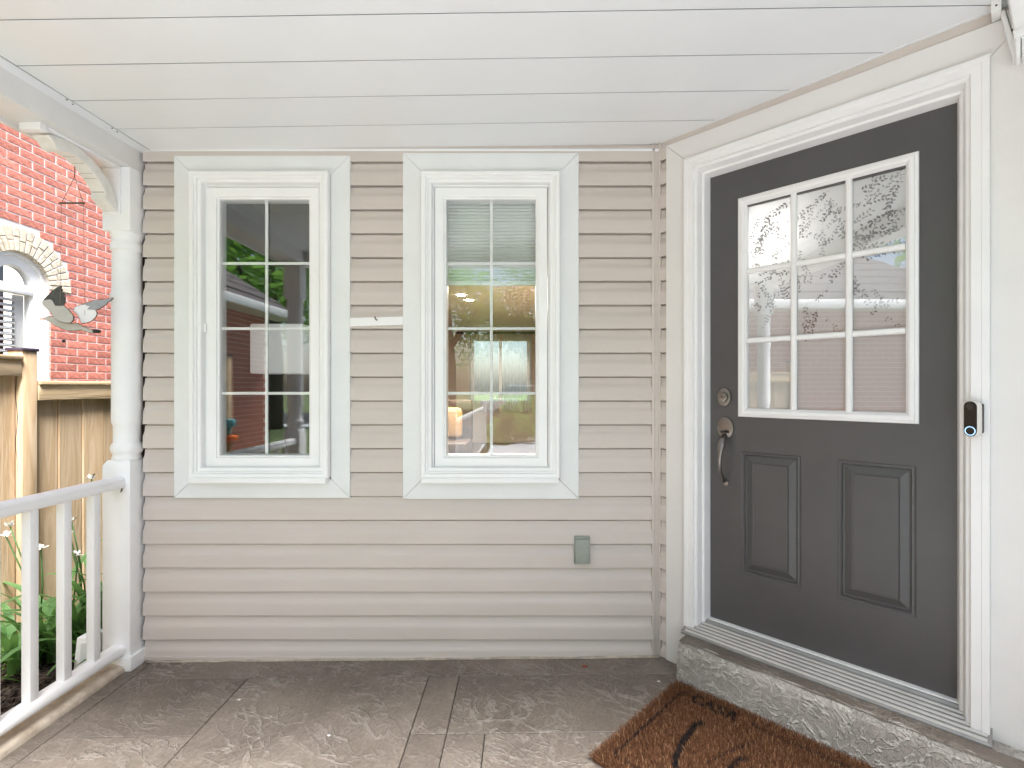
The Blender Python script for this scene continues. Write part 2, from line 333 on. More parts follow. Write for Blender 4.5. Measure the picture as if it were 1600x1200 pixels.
def tube_vf(pts, r, seg=8):
    """verts and faces of a round bar through points; r a number or a list"""
    P = [Vector(p) for p in pts]; V = []; F = []; rr = r if isinstance(r, (list, tuple)) else [r] * len(P)
    for i, p in enumerate(P):
        d_ = (P[min(i + 1, len(P) - 1)] - P[max(i - 1, 0)]).normalized()
        a = d_.orthogonal().normalized() if i == 0 else (a - d_ * a.dot(d_)).normalized()
        b = d_.cross(a)
        for k in range(seg):
            t = 2 * math.pi * k / seg; V.append(p + (a * math.cos(t) + b * math.sin(t)) * rr[i])
    for i in range(len(P) - 1):
        for k in range(seg): F.append((i * seg + k, i * seg + (k + 1) % seg, (i + 1) * seg + (k + 1) % seg, (i + 1) * seg + k))
    F.append(tuple(range(seg))[::-1]); F.append(tuple(range((len(P) - 1) * seg, len(P) * seg)))
    return V, F
def tube(name, pts, r, m, parent=None, seg=8):
    V, F = tube_vf(pts, r, seg); return mk(name, V, F, m, parent, smooth=True)
def disc_poly(cu, cv, ru, rv, n=28): return [(cu + ru * math.cos(2 * math.pi * i / n), cv + rv * math.sin(2 * math.pi * i / n)) for i in range(n)]
def place(name, me, parent, wloc, rz=0, scale=None):
    """another object on shared mesh data, at a world place"""
    o = bpy.data.objects.new(name, me); COL.objects.link(o)
    pw = WL[parent.name] if parent else Vector((0, 0, 0)); o.parent = parent; o.location = Vector(wloc) - pw; o.rotation_euler = (0, 0, rz)
    if scale: o.scale = scale
    return reg(o, wloc)

def floor_z(x): return .005 + .0101 * (x - .646)
def ceil_z(x): return 2.419 + .015 * (x + 1.82)

# ------------------------------------------------------------------ the ground and what lies before the porch
GZ = -.20
g = box('ground', -120, 120, -160, 120, GZ - .5, GZ, 'lawn_soil'); struct(g)
g = box('walkway', -.78, 1.64, -13, .50, GZ + .002, -.06, 'concrete_light', bev=.01); struct(g)
g = box('driveway', 1.65, 9, -13, -2.2, GZ + .004, GZ + .03, 'concrete_light'); struct(g)
g = box('road', -100, 100, -24, -15, GZ + .004, GZ + .012, 'asphalt'); struct(g)
g = box('bounce_paving', -2.4, -.785, -1.22, .505, GZ + .002, -.058, 'concrete_light', bev=.01); struct(g)  # unseen paving added to bounce pale cool light onto the ceiling
g = box('pavement', -100, 100, -14.6, -13.2, GZ + .004, GZ + .06, 'concrete_light'); struct(g)

# porch floor of stamped concrete: slabs parted by scored joints
pf = mk('porch_floor', [(-1.99, .52, floor_z(-1.99) - .010), (1.75, .52, floor_z(1.75) - .010), (1.75, 2.46, floor_z(1.75) - .010), (-1.99, 2.46, floor_z(-1.99) - .010),
                        (-1.99, .52, GZ), (1.75, .52, GZ), (1.75, 2.46, GZ), (-1.99, 2.46, GZ)], BOXF, 'seam_dark'); fix_normals(pf); struct(pf)
def slab(x0, x1, y0, y1):
    gp = .0018; x0 += gp; x1 -= gp; y0 += gp; y1 -= gp
    V = []
    for dz, ins in ((-.010 + .0005, 0), (-.002, 0), (0, .0022)):
        V += [(x0 + ins, y0 + ins, floor_z(x0) + dz), (x1 - ins, y0 + ins, floor_z(x1) + dz), (x1 - ins, y1 - ins, floor_z(x1) + dz), (x0 + ins, y1 - ins, floor_z(x0) + dz)]
    F = [(8, 9, 10, 11)]
    for a in (0, 4):
        for c in range(4): F.append((a + c, a + (c + 1) % 4, a + 4 + (c + 1) % 4, a + 4 + c))
    mk('stone_slab', V, F, 'stamped_floor', pf)
for s_ in [(-1.77, .75, 2.24, 2.397), (-1.845, -1.77, .54, 2.397), (-1.77, -1.24, 1.865, 2.24), (-1.77, -1.24, 1.20, 1.865), (-1.24, -.43, 1.20, 2.24),
           (-.43, -.293, 1.865, 2.24), (-.43, -.293, 1.20, 1.865), (-.293, .90, 1.865, 2.24), (-.293, -.149, 1.20, 1.865), (-.149, 1.60, 1.20, 1.865),
           (-1.77, -.60, .54, 1.20), (-.60, .45, .54, 1.20), (.45, 1.60, .54, 1.20)]: slab(*s_)
# raised, worn lip along the open side
V = []; F = []; n_ = 46; prof = [(-1.99, GZ), (-1.99, .008), (-1.97, .016), (-1.90, .016), (-1.868, .012), (-1.852, .004), (-1.845, -.010), (-1.846, -.034)]
for i in range(n_ + 1):
    y = .54 + (2.30 - .54) * i / n_
    for j, (x, z) in enumerate(prof):
        k = .004 if 2 <= j <= 6 else 0
        V.append((x + random.uniform(-k, k), y, z + random.uniform(-k, k) * .7))
m_ = len(prof)
for i in range(n_):
    for j in range(m_ - 1): F.append((i * m_ + j, i * m_ + j + 1, (i + 1) * m_ + j + 1, (i + 1) * m_ + j))
o = mk('floor_lip', V, F, 'curb', pf, smooth=True)

for x, y, lb in ((-.73, 1.86, 'white paint fleck near the middle of the widest floor slab'), (-1.19, 2.08, 'white paint fleck beside the left long floor joint'), (.585, 2.18, 'white paint fleck by the corner of the doormat')):
    P = [(x + .006 * math.cos(a) * (1 + .4 * math.sin(3 * a)), y + .0035 * math.sin(a)) for a in [k * .9 for k in range(7)]]
    o = prism('paint_fleck', P, floor_z(x) + .0006, floor_z(x) + .0024, 'trim_white'); tag(o, lb, 'fleck', 'paint flecks on the floor')
P = [(.262, 2.300), (.270, 2.306), (.282, 2.305), (.290, 2.299), (.281, 2.294), (.270, 2.295)]
tag(prism('leaf_fragment', P, floor_z(.27) + .001, floor_z(.27) + .005, 'rust_leaf'), 'small rusty red leaf scrap on the floor near the wall', 'leaf')

# ------------------------------------------------------------------ siding walls
PITCH = .1141; Z0 = 2.3677
def siding_profile(z0):
    return [(z0 + .012, .003), (z0 + .0012, .008), (z0, .0185), (z0 + .0012, .0197), (z0 + .054, .0180), (z0 + .062, .0168), (z0 + .072, .0115), (z0 + .082, .0070), (z0 + .096, .0048), (z0 + .1082, .0044), (z0 + .1094, -.0065), (z0 + PITCH + .014, -.0085)]
def siding_board(parent, u0, u1, z0, T, ztop=9, zbot=-9):
    pr = [(max(min(z, ztop), zbot), w) for z, w in siding_profile(z0)]
    k = len(pr); nseg = max(1, int((u1 - u0) / .35)); V = []; F = []
    jig = [(random.uniform(-.0007, .0007), random.uniform(-.0006, .0006)) for _ in range(nseg + 1)]
    for i in range(nseg + 1):
        u = u0 + (u1 - u0) * i / nseg
        for z, w in pr: V.append(T(u, z + jig[i][0], w + jig[i][1]))
    for i in range(nseg):
        for j in range(k - 1): F.append((i * k + j, (i + 1) * k + j, (i + 1) * k + j + 1, i * k + j + 1))
    o = mk('siding_board', V, F, 'siding', parent, smooth=True); o.data.set_sharp_from_angle(angle=R(28)); return o
W1, W2 = -1.2515, -.162                # window centres
HW = .419                              # half width of the casing
sw = thing('siding_wall', 'long beige horizontal siding wall holding the two tall white windows', 'wall', (-.6, WY, 0))
# backing with the two openings left free
OW, OB, OT = .275, .90, 2.25
xs = [-1.822, W1 - OW, W1 + OW, W2 - OW, W2 + OW, .75]; V = []; F = []
def addbox(V, F, *a, T=IDENT):
    k = len(V); V += boxv(*a, T=T); F += [tuple(k + i for i in f) for f in BOXF]
for i in range(5):
    if i in (1, 3):
        addbox(V, F, xs[i], xs[i + 1], GZ, OB, -.12, -.012, T=WALL); addbox(V, F, xs[i], xs[i + 1], OT, 5.2, -.12, -.012, T=WALL)
    else: addbox(V, F, xs[i], xs[i + 1], GZ, 5.2, -.12, -.012, T=WALL)
fix_normals(mk('backing', V, F, 'siding', sw))
for k in range(0, 22):
    z0 = Z0 - k * PITCH
    if 1 <= k <= 14:
        for a, b in ((-1.822, W1 - HW + .01), (W1 + HW - .01, W2 - HW + .01), (W2 + HW - .01, .612)): siding_board(sw, a, b, z0, WALL)
    else:
        lap = {16: -.62, 17: -.62, 20: -.31, 21: -.31}.get(k)         # a panel ends and the next laps over it
        for a, b, dw in (((-1.822, .612, 0),) if lap is None else ((-1.822, lap + .02, 0), (lap, .612, .0016))):
            siding_board(sw, a, b, z0, lambda u, v, w, dw=dw: WALL(u, v, w + dw), ztop=2.452 if k == 0 else 9, zbot=.004)
box('gap_backing', -1.93, -1.8225, GZ, 2.42, -.12, -.08, 'seam_dark', sw, WALL)
box('starter_strip', -1.822, .63, -.012, .008, 0, .022, 'siding', sw, WALL, bev=.002)
box('corner_trim', .606, .622, 0, 2.45, 0, .020, 'siding', sw, WALL, bev=.003)
box('corner_trim', .622, .650, 0, 2.45, 0, .014, 'siding', sw, WALL, bev=.003)
box('top_trim', -1.80, .64, 2.4165, 2.428, .004, .020, 'soffit', sw, WALL, bev=.002)
# bead of grubby caulk along the foot of the wall
V = [];
tube('caulk_bead', [(-1.80 + 2.44 * i / 30, 2.376 + random.uniform(-.003, .003), floor_z(-1.8 + 2.44 * i / 30) + .002) for i in range(31)], [.007 + random.uniform(-.003, .003) for _ in range(31)], 'caulk', sw, 6)

aw = thing('angled_wall', 'narrow strip of beige siding on the angled wall beside the grey door', 'wall', tuple(DOOR(.1, 0, 0)))
V = []; F = []
addbox(V, F, .0, .20, GZ, 5.2, -.10, -.012, T=DOOR); addbox(V, F, 1.12, 1.42, GZ, 5.2, -.10, -.012, T=DOOR); addbox(V, F, .20, 1.12, 2.27, 5.2, -.10, -.012, T=DOOR)
fix_normals(mk('backing', V, F, 'siding', aw))
for k in range(0, 22):
    z0 = Z0 - k * PITCH
    siding_board(aw, .012, .052, z0, DOOR, ztop=2.47 if k == 0 else 9, zbot=.01)
box('corner_trim', .0, .012, 0, 2.46, 0, .020, 'siding', aw, DOOR, bev=.003)
box('frieze_strip', .03, 1.40, 2.405, 2.478, .0, .012, 'siding', aw, DOOR, bev=.002)

# ------------------------------------------------------------------ the two casement windows
def make_window(cx, top, bot, label, extra):
    t = thing('casement_window', label, 'window', (cx, WY, bot), 'tall grilled windows in the siding wall')
    boards(t, cx - HW, cx + HW, bot, top, .0905, .0, .024, 'casing_grey', WALL)
    fu0, fu1, fv0, fv1 = cx - .327, cx + .327, .862, 2.306
    fr = ring('frame', fu0, fu1, fv0, fv1, [(0, .020), (0, .056), (.004, .060), (.020, .060), (.023, .0565), (.024, .050), (.030, .050), (.0315, .0465), (.032, .041), (.044, .040), (.047, .037), (.048, .005), (.054, .003), (.054, -.06)], 'trim_white', t, WALL)
    box('sill', cx - .322, cx + .322, .840, .866, .018, .070, 'trim_white', t, WALL, bev=.004)
    su0, su1, sv0, sv1 = cx - .2696, cx + .2696, .9085, 2.2465
    sa = ring('sash', su0, su1, sv0, sv1, [(0, -.05), (0, .010), (.002, .013), (.039, .013), (.044, .011), (.046, .004), (.052, .003), (.055, -.002), (.056, -.014), (.0565, -.05)], 'trim_white', t, WALL)
    gu0, gu1, gv0, gv1 = cx - .2162, cx + .2162, .9615, 2.193
    ring('gasket', gu0 - .002, gu1 + .002, gv0 - .002, gv1 + .002, [(0, -.009), (.003, -.0085), (.003, -.0135)], 'seam_dark', sa, WALL)
    hz = [1.2605, 1.574, 1.890]; b_ = .0068
    us = [gu0, cx, gu1]; vv = [gv0] + hz + [gv1]
    box('muntin', cx - b_, cx + b_, gv0, gv1, -.0255, -.0180, 'trim_white', sa, WALL, bev=.0015, seg=1)
    for z in hz:
        for a, b in ((gu0, cx - b_), (cx + b_, gu1)): box('muntin', a, b, z - b_, z + b_, -.0252, -.0183, 'trim_white', sa, WALL, bev=.0015, seg=1)
    for i in range(2):
        for j in range(4): box('pane', us[i], us[i + 1], vv[j], vv[j + 1], -.0165, -.0130, 'glass', sa, WALL)
    box('inner_glass', gu0, gu1, gv0, gv1, -.0320, -.0285, 'glass', sa, WALL)
    if extra:
        o = box('latch_nub', cx - .283, cx - .270, 1.555, 1.595, .008, .018, 'trim_white', t, WALL, bev=.003)
    return t
make_window(W1, 2.393, .762, 'tall white window nearest the turned post, dark glass with house reflection', True)
make_window(W2, 2.406, .758, 'tall white window nearer the door, blind half lowered and curtains beyond', False)
bl = thing('cellular_blind', 'pale green grey pleated blind drawn a third down behind window', 'blind', (W2, 2.50, 2.2))
V = []; F = []; zt, zb_ = 2.24, 1.815; nn = 26
for i in range(nn * 2 + 1):
    z = zt - (zt - zb_) * i / (nn * 2); y = 2.478 + (.007 if i % 2 else 0); V += [(W2 - .255, y, z), (W2 + .255, y, z)]
for i in range(nn * 2): F.append((2 * i, 2 * i + 1, 2 * i + 3, 2 * i + 2))
k = len(V); V += [(x, y + .016, z) for x, y, z in V]; F += [tuple(k + q for q in f)[::-1] for f in F]
mk('pleats', V, F, 'cellular', bl)
box('bottom_rail', W2 - .257, W2 + .257, 2.470, 2.496, zb_ - .020, zb_ + .002, 'trim_white', bl, bev=.003)

# small white strip between the windows, with a hook screw
st = thing('trim_strip', 'short white strip with a rusty hook fixed between the two windows', 'trim strip', (-.71, WY, 1.6))
o = mk('strip', [WALL(-.832, 1.5795, .016), WALL(-.581, 1.588, .016), WALL(-.581, 1.627, .016), WALL(-.832, 1.621, .016), WALL(-.832, 1.5795, .023), WALL(-.581, 1.588, .023), WALL(-.581, 1.627, .023), WALL(-.832, 1.621, .023)], BOXF, 'trim_white', st); fix_normals(o); bevel(o, .0015, 1)
tube('hook', [WALL(-.705, 1.610, .020), WALL(-.705, 1.610, .036), WALL(-.707, 1.616, .042), WALL(-.709, 1.624, .038)], .0028, 'rust', st, 8)

# grey outlet cover
ob = thing('outlet_box', 'small grey green weatherproof outlet cover low on the siding', 'outlet cover', tuple(WALL(.27, .46, .016)))
box('base', .234, .310, .452, .582, .012, .030, 'outlet_grey', ob, WALL, bev=.004)
box('cover', .239, .308, .455, .572, .030, .047, 'outlet_grey', ob, WALL, bev=.005)
for z in (.459, .566): tube('hinge', [WALL(.236, z, .042), WALL(.246, z, .042)], .006, 'outlet_grey', ob, 10)

# ------------------------------------------------------------------ door frame
df = thing('door_frame', 'white moulded frame and flat boards round the grey front door', 'door frame', tuple(DOOR(.65, .19, 0)))
boards(df, .044, 1.266, .005, 2.4275, .1035, .0, .022, 'door_board', DOOR, sides='LRT')
prof = [(0, .018), (0, .048), (.003, .052), (.018, .052), (.020, .050), (.044, .050), (.046, .047), (.047, .037), (.050, .036), (.056, .036), (.0585, .033), (.066, .003), (.072, .002), (.075, -.001), (.084, -.045), (.084, -.10)]
V = []; F = []; u0, u1, v0, v1 = .147, 1.163, .185, 2.322
for i, h in prof: V += [DOOR(u0 + i, v0, h), DOOR(u0 + i, v1 - i, h), DOOR(u1 - i, v1 - i, h), DOOR(u1 - i, v0, h)]
for a in range(len(prof) - 1):
    for c in range(3): F.append((a * 4 + c, a * 4 + c + 1, a * 4 + 5 + c, a * 4 + 4 + c))
mk('brick_moulding', V, F, 'bm_white', df)
# ribbed aluminium threshold, sloping down to the step
th = prism('threshold', [(-.09, .236), (-.034, .244), (-.012, .244), (-.006, .236), (.078, .203), (.083, .197), (.083, .189), (-.09, .189)], .152, 1.168, 'aluminium', df, lambda a, b, c: DOOR(c, b, a))
for i in range(5):
    o_ = .006 + i * .0165; z_ = .236 - (o_ + .006) * .393
    prism('rib', [(o_ - .0035, z_ - .004), (o_ - .0030, z_ + .0058), (o_ + .0035, z_ + .0036), (o_ + .0045, z_ - .004)], .166, 1.158, 'aluminium_light', th, lambda a, b, c: DOOR(c, b, a), bev=.001, seg=1)
box('sweep_strip', .232, 1.102, .243, .2495, -.045, -.020, 'trim_white', th, DOOR, bev=.001, seg=1)

# ------------------------------------------------------------------ front door
fd = thing('front_door', 'charcoal grey front door with nine-pane frosted window and two raised panels', 'door', tuple(DOOR(.66, .25, -.04)))
t0, t1, z0, z1, so_ = .232, 1.102, .2498, 2.243, -.040
ca, cb = [.370, .733], [.606, .972]          # lower panels
ts = [t0, .370, .392, .606, .733, .944, .972, t1]; zs = [z0, .484, 1.014, 1.196, 2.068, z1]
hole = lambda a, b, c, d: (c >= .484 - 1e-6 and d <= 1.014 + 1e-6 and ((a >= .37 - 1e-6 and b <= .606 + 1e-6) or (a >= .733 - 1e-6 and b <= .972 + 1e-6))) or (c >= 1.196 - 1e-6 and d <= 2.068 + 1e-6 and a >= .392 - 1e-6 and b <= .944 + 1e-6)
V = []; F = []
for i in range(len(ts)):
    for z in zs: V.append(DOOR(ts[i], z, so_))
nz = len(zs)
for i in range(len(ts) - 1):
    for j in range(nz - 1):
        if not hole(ts[i], ts[i + 1], zs[j], zs[j + 1]): F.append((i * nz + j, (i + 1) * nz + j, (i + 1) * nz + j + 1, i * nz + j + 1))
k = len(V); V += [v + (DOOR(0, 0, -.044) - DOOR(0, 0, 0)) for v in V]; F += [tuple(k + q for q in f)[::-1] for f in F]
e_ = {}
for f in F:
    if max(f) < k:
        for a, b in zip(f, f[1:] + f[:1]): e_[(a, b)] = 1
F += [(b, a, a + k, b + k) for (a, b) in list(e_) if (b, a) not in e_]
mk('slab', V, F, 'door_grey', fd)
for a, b in zip(ca, cb):
    pr = [(0, so_), (.004, so_ - .0035), (.008, so_ - .004), (.013, so_ - .0025), (.017, so_ - .0095), (.021, so_ - .0105), (.046, so_ - .0028), (.0485, so_ - .0038), (.0505, so_ - .0008)]
    o = ring('raised_panel', a, b, .484, 1.014, pr, 'door_grey', fd, DOOR)
    bm = bmesh.new(); bm.from_mesh(o.data); bm.verts.ensure_lookup_table(); q = (len(pr) - 1) * 4
    bm.faces.new([bm.verts[q + c] for c in range(4)]); bmesh.ops.recalc_face_normals(bm, faces=bm.faces); bm.to_mesh(o.data); bm.free()
gf = ring('glazing_frame', .358, .980, 1.162, 2.110, [(0, so_ - .001), (0, so_ + .006), (.003, so_ + .010), (.010, so_ + .011), (.012, so_ + .016), (.022, so_ + .018), (.028, so_ + .016), (.032, so_ + .009), (.036, so_ + .006), (.038, so_ - .004), (.038, so_ - .030)], 'bm_white', fd, DOOR)
gt = [.396, .5785, .7705, .942]; gz = [1.200, 1.490, 1.788, 2.072]; mb = .0115
def bar(a, b, z, w, vert):
    pr = [(-mb, so_ - .006), (-mb, so_ + .001), (-mb * .55, so_ + .007), (mb * .55, so_ + .007), (mb, so_ + .001), (mb, so_ - .006)]
    T = (lambda p, q, c: DOOR(z + p, c, q)) if vert else (lambda p, q, c: DOOR(c, z + p, q))
    prism('muntin', pr, a, b, 'bm_white', gf, T, bev=.0012, seg=1)
for t in gt[1:3]: bar(1.198, 2.074, t, mb, True)
for z in gz[1:3]:
    for i in range(3): bar(gt[i] + (mb if i else 0), gt[i + 1] - (mb if i < 2 else 0), z, mb, False)
for i in range(3):
    for j in range(3):
        box('pane', gt[i], gt[i + 1], gz[j], gz[j + 1], so_ - .012, so_ - .009, 'glass_door', gf, DOOR)
box('privacy_film', gt[0], gt[3], gz[0], gz[3], so_ - .0165, so_ - .0150, 'frost', gf, DOOR)
# printed leaf sprigs on the film
def sprigs(name, seeds, mname, off, lsc):
    V = []; F = []
    for (t, z, ang, ln, cur, sz) in seeds:
        n = int(ln / (.0115 * lsc)); x, y, a = t, z, ang; sz *= .92
        for i in range(n):
            st_ = .0115 * lsc; x += math.cos(a) * st_; y += math.sin(a) * st_; a += cur * st_ + random.uniform(-.12, .12)
            for sd in (-1, 1):
                if random.random() < .25: continue
                la = a + sd * random.uniform(.4, 1.3); L_ = sz * random.uniform(.7, 1.15); w = L_ * .26
                bx, by = x + math.cos(la) * .002, y + math.sin(la) * .002
                px, py = -math.sin(la), math.cos(la); cx, sy = math.cos(la), math.sin(la)
                pts = [(bx, by), (bx + cx * L_ * .35 + px * w, by + sy * L_ * .35 + py * w), (bx + cx * L_ * .7 + px * w * .7, by + sy * L_ * .7 + py * w * .7), (bx + cx * L_, by + sy * L_),
                       (bx + cx * L_ * .7 - px * w * .7, by + sy * L_ * .7 - py * w * .7), (bx + cx * L_ * .35 - px * w, by + sy * L_ * .35 - py * w)]
                if any(not (gt[0] < p[0] < gt[3] and gz[0] < p[1] < gz[3]) for p in pts): continue
                k = len(V); V += [DOOR(p[0], p[1], off) for p in pts]; F.append(tuple(range(k, k + 6)))
            k = len(V); q = .0004
            V += [DOOR(x - q, y, off), DOOR(x + q, y, off), DOOR(x - math.cos(a) * st_ + q, y - math.sin(a) * st_, off), DOOR(x - math.cos(a) * st_ - q, y - math.sin(a) * st_, off)]; F.append((k, k + 1, k + 2, k + 3))
    o = mk(name, V, F, mname, gf); o['kind'] = 'stuff'; return o
dark = [(.56, 2.045, 3.5, .14, 2, .017), (.52, 1.99, 3.9, .13, -3, .013), (.47, 1.86, 2.9, .06, 2, .012), (.44, 2.02, 4.4, .10, 2, .012),
        (.70, 2.055, 3.6, .12, 3, .015), (.72, 2.00, 4.2, .08, -3, .015), (.61, 1.99, 4.6, .10, 2, .013), (.75, 1.95, 2.9, .05, 2, .014), (.74, 1.86, 3.2, .08, -2, .012),
        (.80, 2.02, .3, .09, 3, .016), (.79, 1.96, .5, .10, -4, .016), (.93, 2.035, 4.0, .13, 3, .017), (.92, 1.93, 3.7, .12, -3, .017), (.79, 1.84, .25, .12, 3, .014), (.93, 1.86, 3.3, .12, -3, .013),
        (.57, 1.77, 3.4, .14, 2, .014), (.47, 1.73, 4.0, .06, 3, .012), (.75, 1.75, 3.9, .06, 2, .015), (.70, 1.68, 4.0, .06, 2, .013), (.80, 1.765, .35, .11, -2, .015), (.79, 1.70, 4.4, .09, 3, .014), (.83, 1.55, .9, .07, 3, .013), (.66, 1.60, 4.5, .10, 3, .012), (.60, 1.52, .8, .08, 2, .012)]
pale = [(random.uniform(.40, .93), random.uniform(1.50, 2.05), random.uniform(0, 6.28), random.uniform(.06, .15), random.uniform(-6, 6), random.uniform(.010, .018)) for _ in range(60)]
sprigs('leaf_print', dark, 'leaf_print', so_ - .0138, 1.0); sprigs('pale_leaf_print', pale, 'leaf_pale', so_ - .0142, 1.1)

# lock and handle
db = prism('deadbolt', disc_poly(.297, 1.246, .030, .041), so_, so_ + .010, 'nickel', fd, DOOR, bev=.003)
prism('lock_cylinder', disc_poly(.297, 1.246, .021, .023), so_ + .010, so_ + .028, 'nickel', db, DOOR, bev=.004)
prism('keyhole', [(.2955, 1.238), (.2985, 1.238), (.2985, 1.252), (.2955, 1.252)], so_ + .028, so_ + .0285, 'seam_dark', db, DOOR)
hp = prism('handle_plate', disc_poly(.302, 1.110, .037, .048), so_, so_ + .011, 'nickel', fd, DOOR, bev=.004)
tube('thumb_latch', [DOOR(.287, 1.092, so_ + .012), DOOR(.295, 1.095, so_ + .030), DOOR(.302, 1.092, so_ + .040), DOOR(.310, 1.095, so_ + .030), DOOR(.318, 1.092, so_ + .012)], .005, 'dark_metal', hp, 8)
pts = []; rr = []
for i in range(15):
    f = i / 14; pts.append(DOOR(.302 + .002 * math.sin(f * 6), 1.078 - f * .205, so_ + .012 + .052 * math.sin(math.pi * min(1, f * 1.02)) ** .7)); rr.append(.0085 + .0075 * math.exp(-((f - .2) / .14) ** 2) - .0015 * f)
tube('pull_grip', pts, rr, 'nickel', fd, 12)
prism('handle_foot', disc_poly(.303, .866, .013, .015, 18), so_, so_ + .008, 'nickel', fd, DOOR, bev=.002)

# ------------------------------------------------------------------ stamped step in front of the door
stp = thing('concrete_step', 'grey stamped concrete step running under the front door', 'step', tuple(DOOR(.7, 0, .1)))
n1, pts = 40, [(-.02, -.03), (.169, -.03), (.168, .140), (.165, .166), (.156, .182), (.142, .190), (-.02, .190)]
V = []; F = []
for i in range(n1 + 1):
    t = .166 + (1.9 - .166) * i / n1; sh = max(0, 1 - i / 1.5) * .012
    for j, (o_, z) in enumerate(pts):
        jx = random.uniform(-.0022, .0022) if 1 <= j <= 5 else 0; jz = random.uniform(-.002, .002) if 2 <= j <= 5 else 0
        V.append(DOOR(t + (sh * .6 if i == 0 and j in (2, 3, 4, 5, 6) else 0), z + jz - (sh if j >= 3 else 0), o_ + jx - (sh if 1 <= j <= 4 else 0)))
m_ = len(pts)
for i in range(n1):
    for j in range(m_ - 1): F.append((i * m_ + j, i * m_ + j + 1, (i + 1) * m_ + j + 1, (i + 1) * m_ + j))
F.append(tuple(range(m_)))
o = mk('step_block', V, F, 'stamped_step', stp); fix_normals(o)
# the tread takes the darker, browner floor colour
V = []; F = []
for i in range(n1 + 1):
    t = .178 + (1.9 - .178) * i / n1
    for o_, z in ((.0835, .1915), (.128, .1925 + random.uniform(-.001, .001)), (.150 + random.uniform(-.003, .003), .1885)): V.append(DOOR(t, z, o_))
for i in range(n1):
    for j in range(2): F.append((i * 3 + j, i * 3 + j + 1, (i + 1) * 3 + j + 1, (i + 1) * 3 + j))
mk('step_tread', V, F, 'stamped_floor', stp)

# ------------------------------------------------------------------ doorbell
dbell = thing('doorbell', 'black and white video doorbell with glowing ring on the door frame', 'doorbell', tuple(DOOR(1.13, 1.13, .052)))
ba = R(24); bc = (1.131, .062)
def BELL(a, v, h):      # a across, v up, h out of the bell's own tilted face
    return DOOR(bc[0] + a * math.cos(ba) - h * math.sin(ba), 1.192 + v, bc[1] + a * math.sin(ba) + h * math.cos(ba))
def stadium(w, h, n=14):
    P = []
    for s, c0 in ((1, 0), (-1, math.pi)):
        for i in range(n + 1):
            a = c0 + math.pi * i / n; P.append((w * math.cos(a), s * (h - w) + w * math.sin(a)))
    return P
prism('wedge_mount', [(1.113, .051), (1.150, .051), (1.150, .074), (1.113, .060)], 1.148, 1.238, 'dark_plastic', dbell, lambda a, b, c: DOOR(a, c, b), bev=.003)
prism('body', stadium(.0205, .0580), .004, .027, 'bell_white', dbell, BELL, bev=.004)
fp = prism('face', stadium(.0172, .0545), .0265, .0285, 'black_plastic', dbell, BELL, bev=.0008, seg=1)
prism('lens', disc_poly(0, .038, .0095, .0095, 24), .0285, .0298, 'dark_plastic', fp, BELL, bev=.0008, seg=1)
V = []; F = []
for i in range(32):
    a = 2 * math.pi * i / 32
    for r_, h in ((.0118, .0284), (.0118, .0296), (.0142, .0296), (.0142, .0284)): V.append(BELL(r_ * math.cos(a), -.0375 + r_ * math.sin(a), h))
for i in range(32):
    for j in range(3): F.append((i * 4 + j, ((i + 1) % 32) * 4 + j, ((i + 1) % 32) * 4 + j + 1, i * 4 + j + 1))
mk('button_ring', V, F, 'led_ring', fp)

# ------------------------------------------------------------------ coir doormat
dm = thing('doormat', 'brown coir doormat with black border and CASA lettering at the step', 'doormat', tuple(DOOR(.63, 0, .48)))
MA, MB_ = .18, .172
def MAT(a, b, h): p = DOOR(MA + a, 0, MB_ + b); return Vector((p.x, p.y, floor_z(p.x) + .002 + h))
box('backing', .006, .894, .006, .605, 0, .014, 'coir_back', dm, MAT, bev=.004)
strokes = [([(.094, .066), (.058, .066), (.058, .150), (.060, .555), (.30, .550), (.84, .548), (.842, .068), (.342, .070)], .0040),
           ([(.146, .052), (.134, .045), (.120, .046), (.111, .058), (.111, .080), (.120, .093), (.136, .094), (.148, .086)], .0054),      # C
           ([(.158, .096), (.176, .044), (.194, .096)], .0054), ([(.166, .078), (.186, .078)], .0035),                                     # A
           ([(.232, .052), (.220, .045), (.209, .050), (.211, .062), (.226, .070), (.234, .080), (.228, .093), (.214, .095), (.205, .088)], .0054),  # S
           ([(.246, .096), (.264, .044), (.282, .096)], .0054), ([(.254, .078), (.274, .078)], .0035),                                     # A
           ([(.296, .074), (.300, .075)], .003), ([(.312, .073), (.316, .073)], .003), ([(.328, .071), (.334, .071)], .003),
           ([(.203, .192), (.193, .212), (.192, .236), (.197, .29), (.203, .345), (.216, .407), (.232, .447), (.255, .480), (.30, .50)], .0105),
           ([(.383, .146), (.361, .197), (.345, .241), (.326, .302), (.304, .371)], .0032),
           ([(.392, .262), (.378, .278), (.371, .319), (.374, .37), (.39, .43), (.43, .47)], .0085), ([(.30, .50), (.36, .47), (.39, .43)], .006),
           ([(.52, .22), (.50, .30), (.51, .40), (.55, .46), (.62, .44), (.64, .36)], .0085), ([(.70, .25), (.68, .34), (.71, .43), (.77, .45)], .0085)]
segs = [(a, b, w) for p, w in strokes for a, b in zip(p, p[1:])]
def inked(x, y):
    for (ax, ay), (bx, by), w in segs:
        if min(ax, bx) - .02 < x < max(ax, bx) + .02 and min(ay, by) - .02 < y < max(ay, by) + .02:
            dx, dy = bx - ax, by - ay; l2 = dx * dx + dy * dy
            q = max(0, min(1, ((x - ax) * dx + (y - ay) * dy) / l2)); e = math.hypot(x - ax - q * dx, y - ay - q * dy)
            if e < w * random.uniform(.8, 1.25): return True
    return False
VB, FB, VK, FK, VL, FL = [], [], [], [], [], []
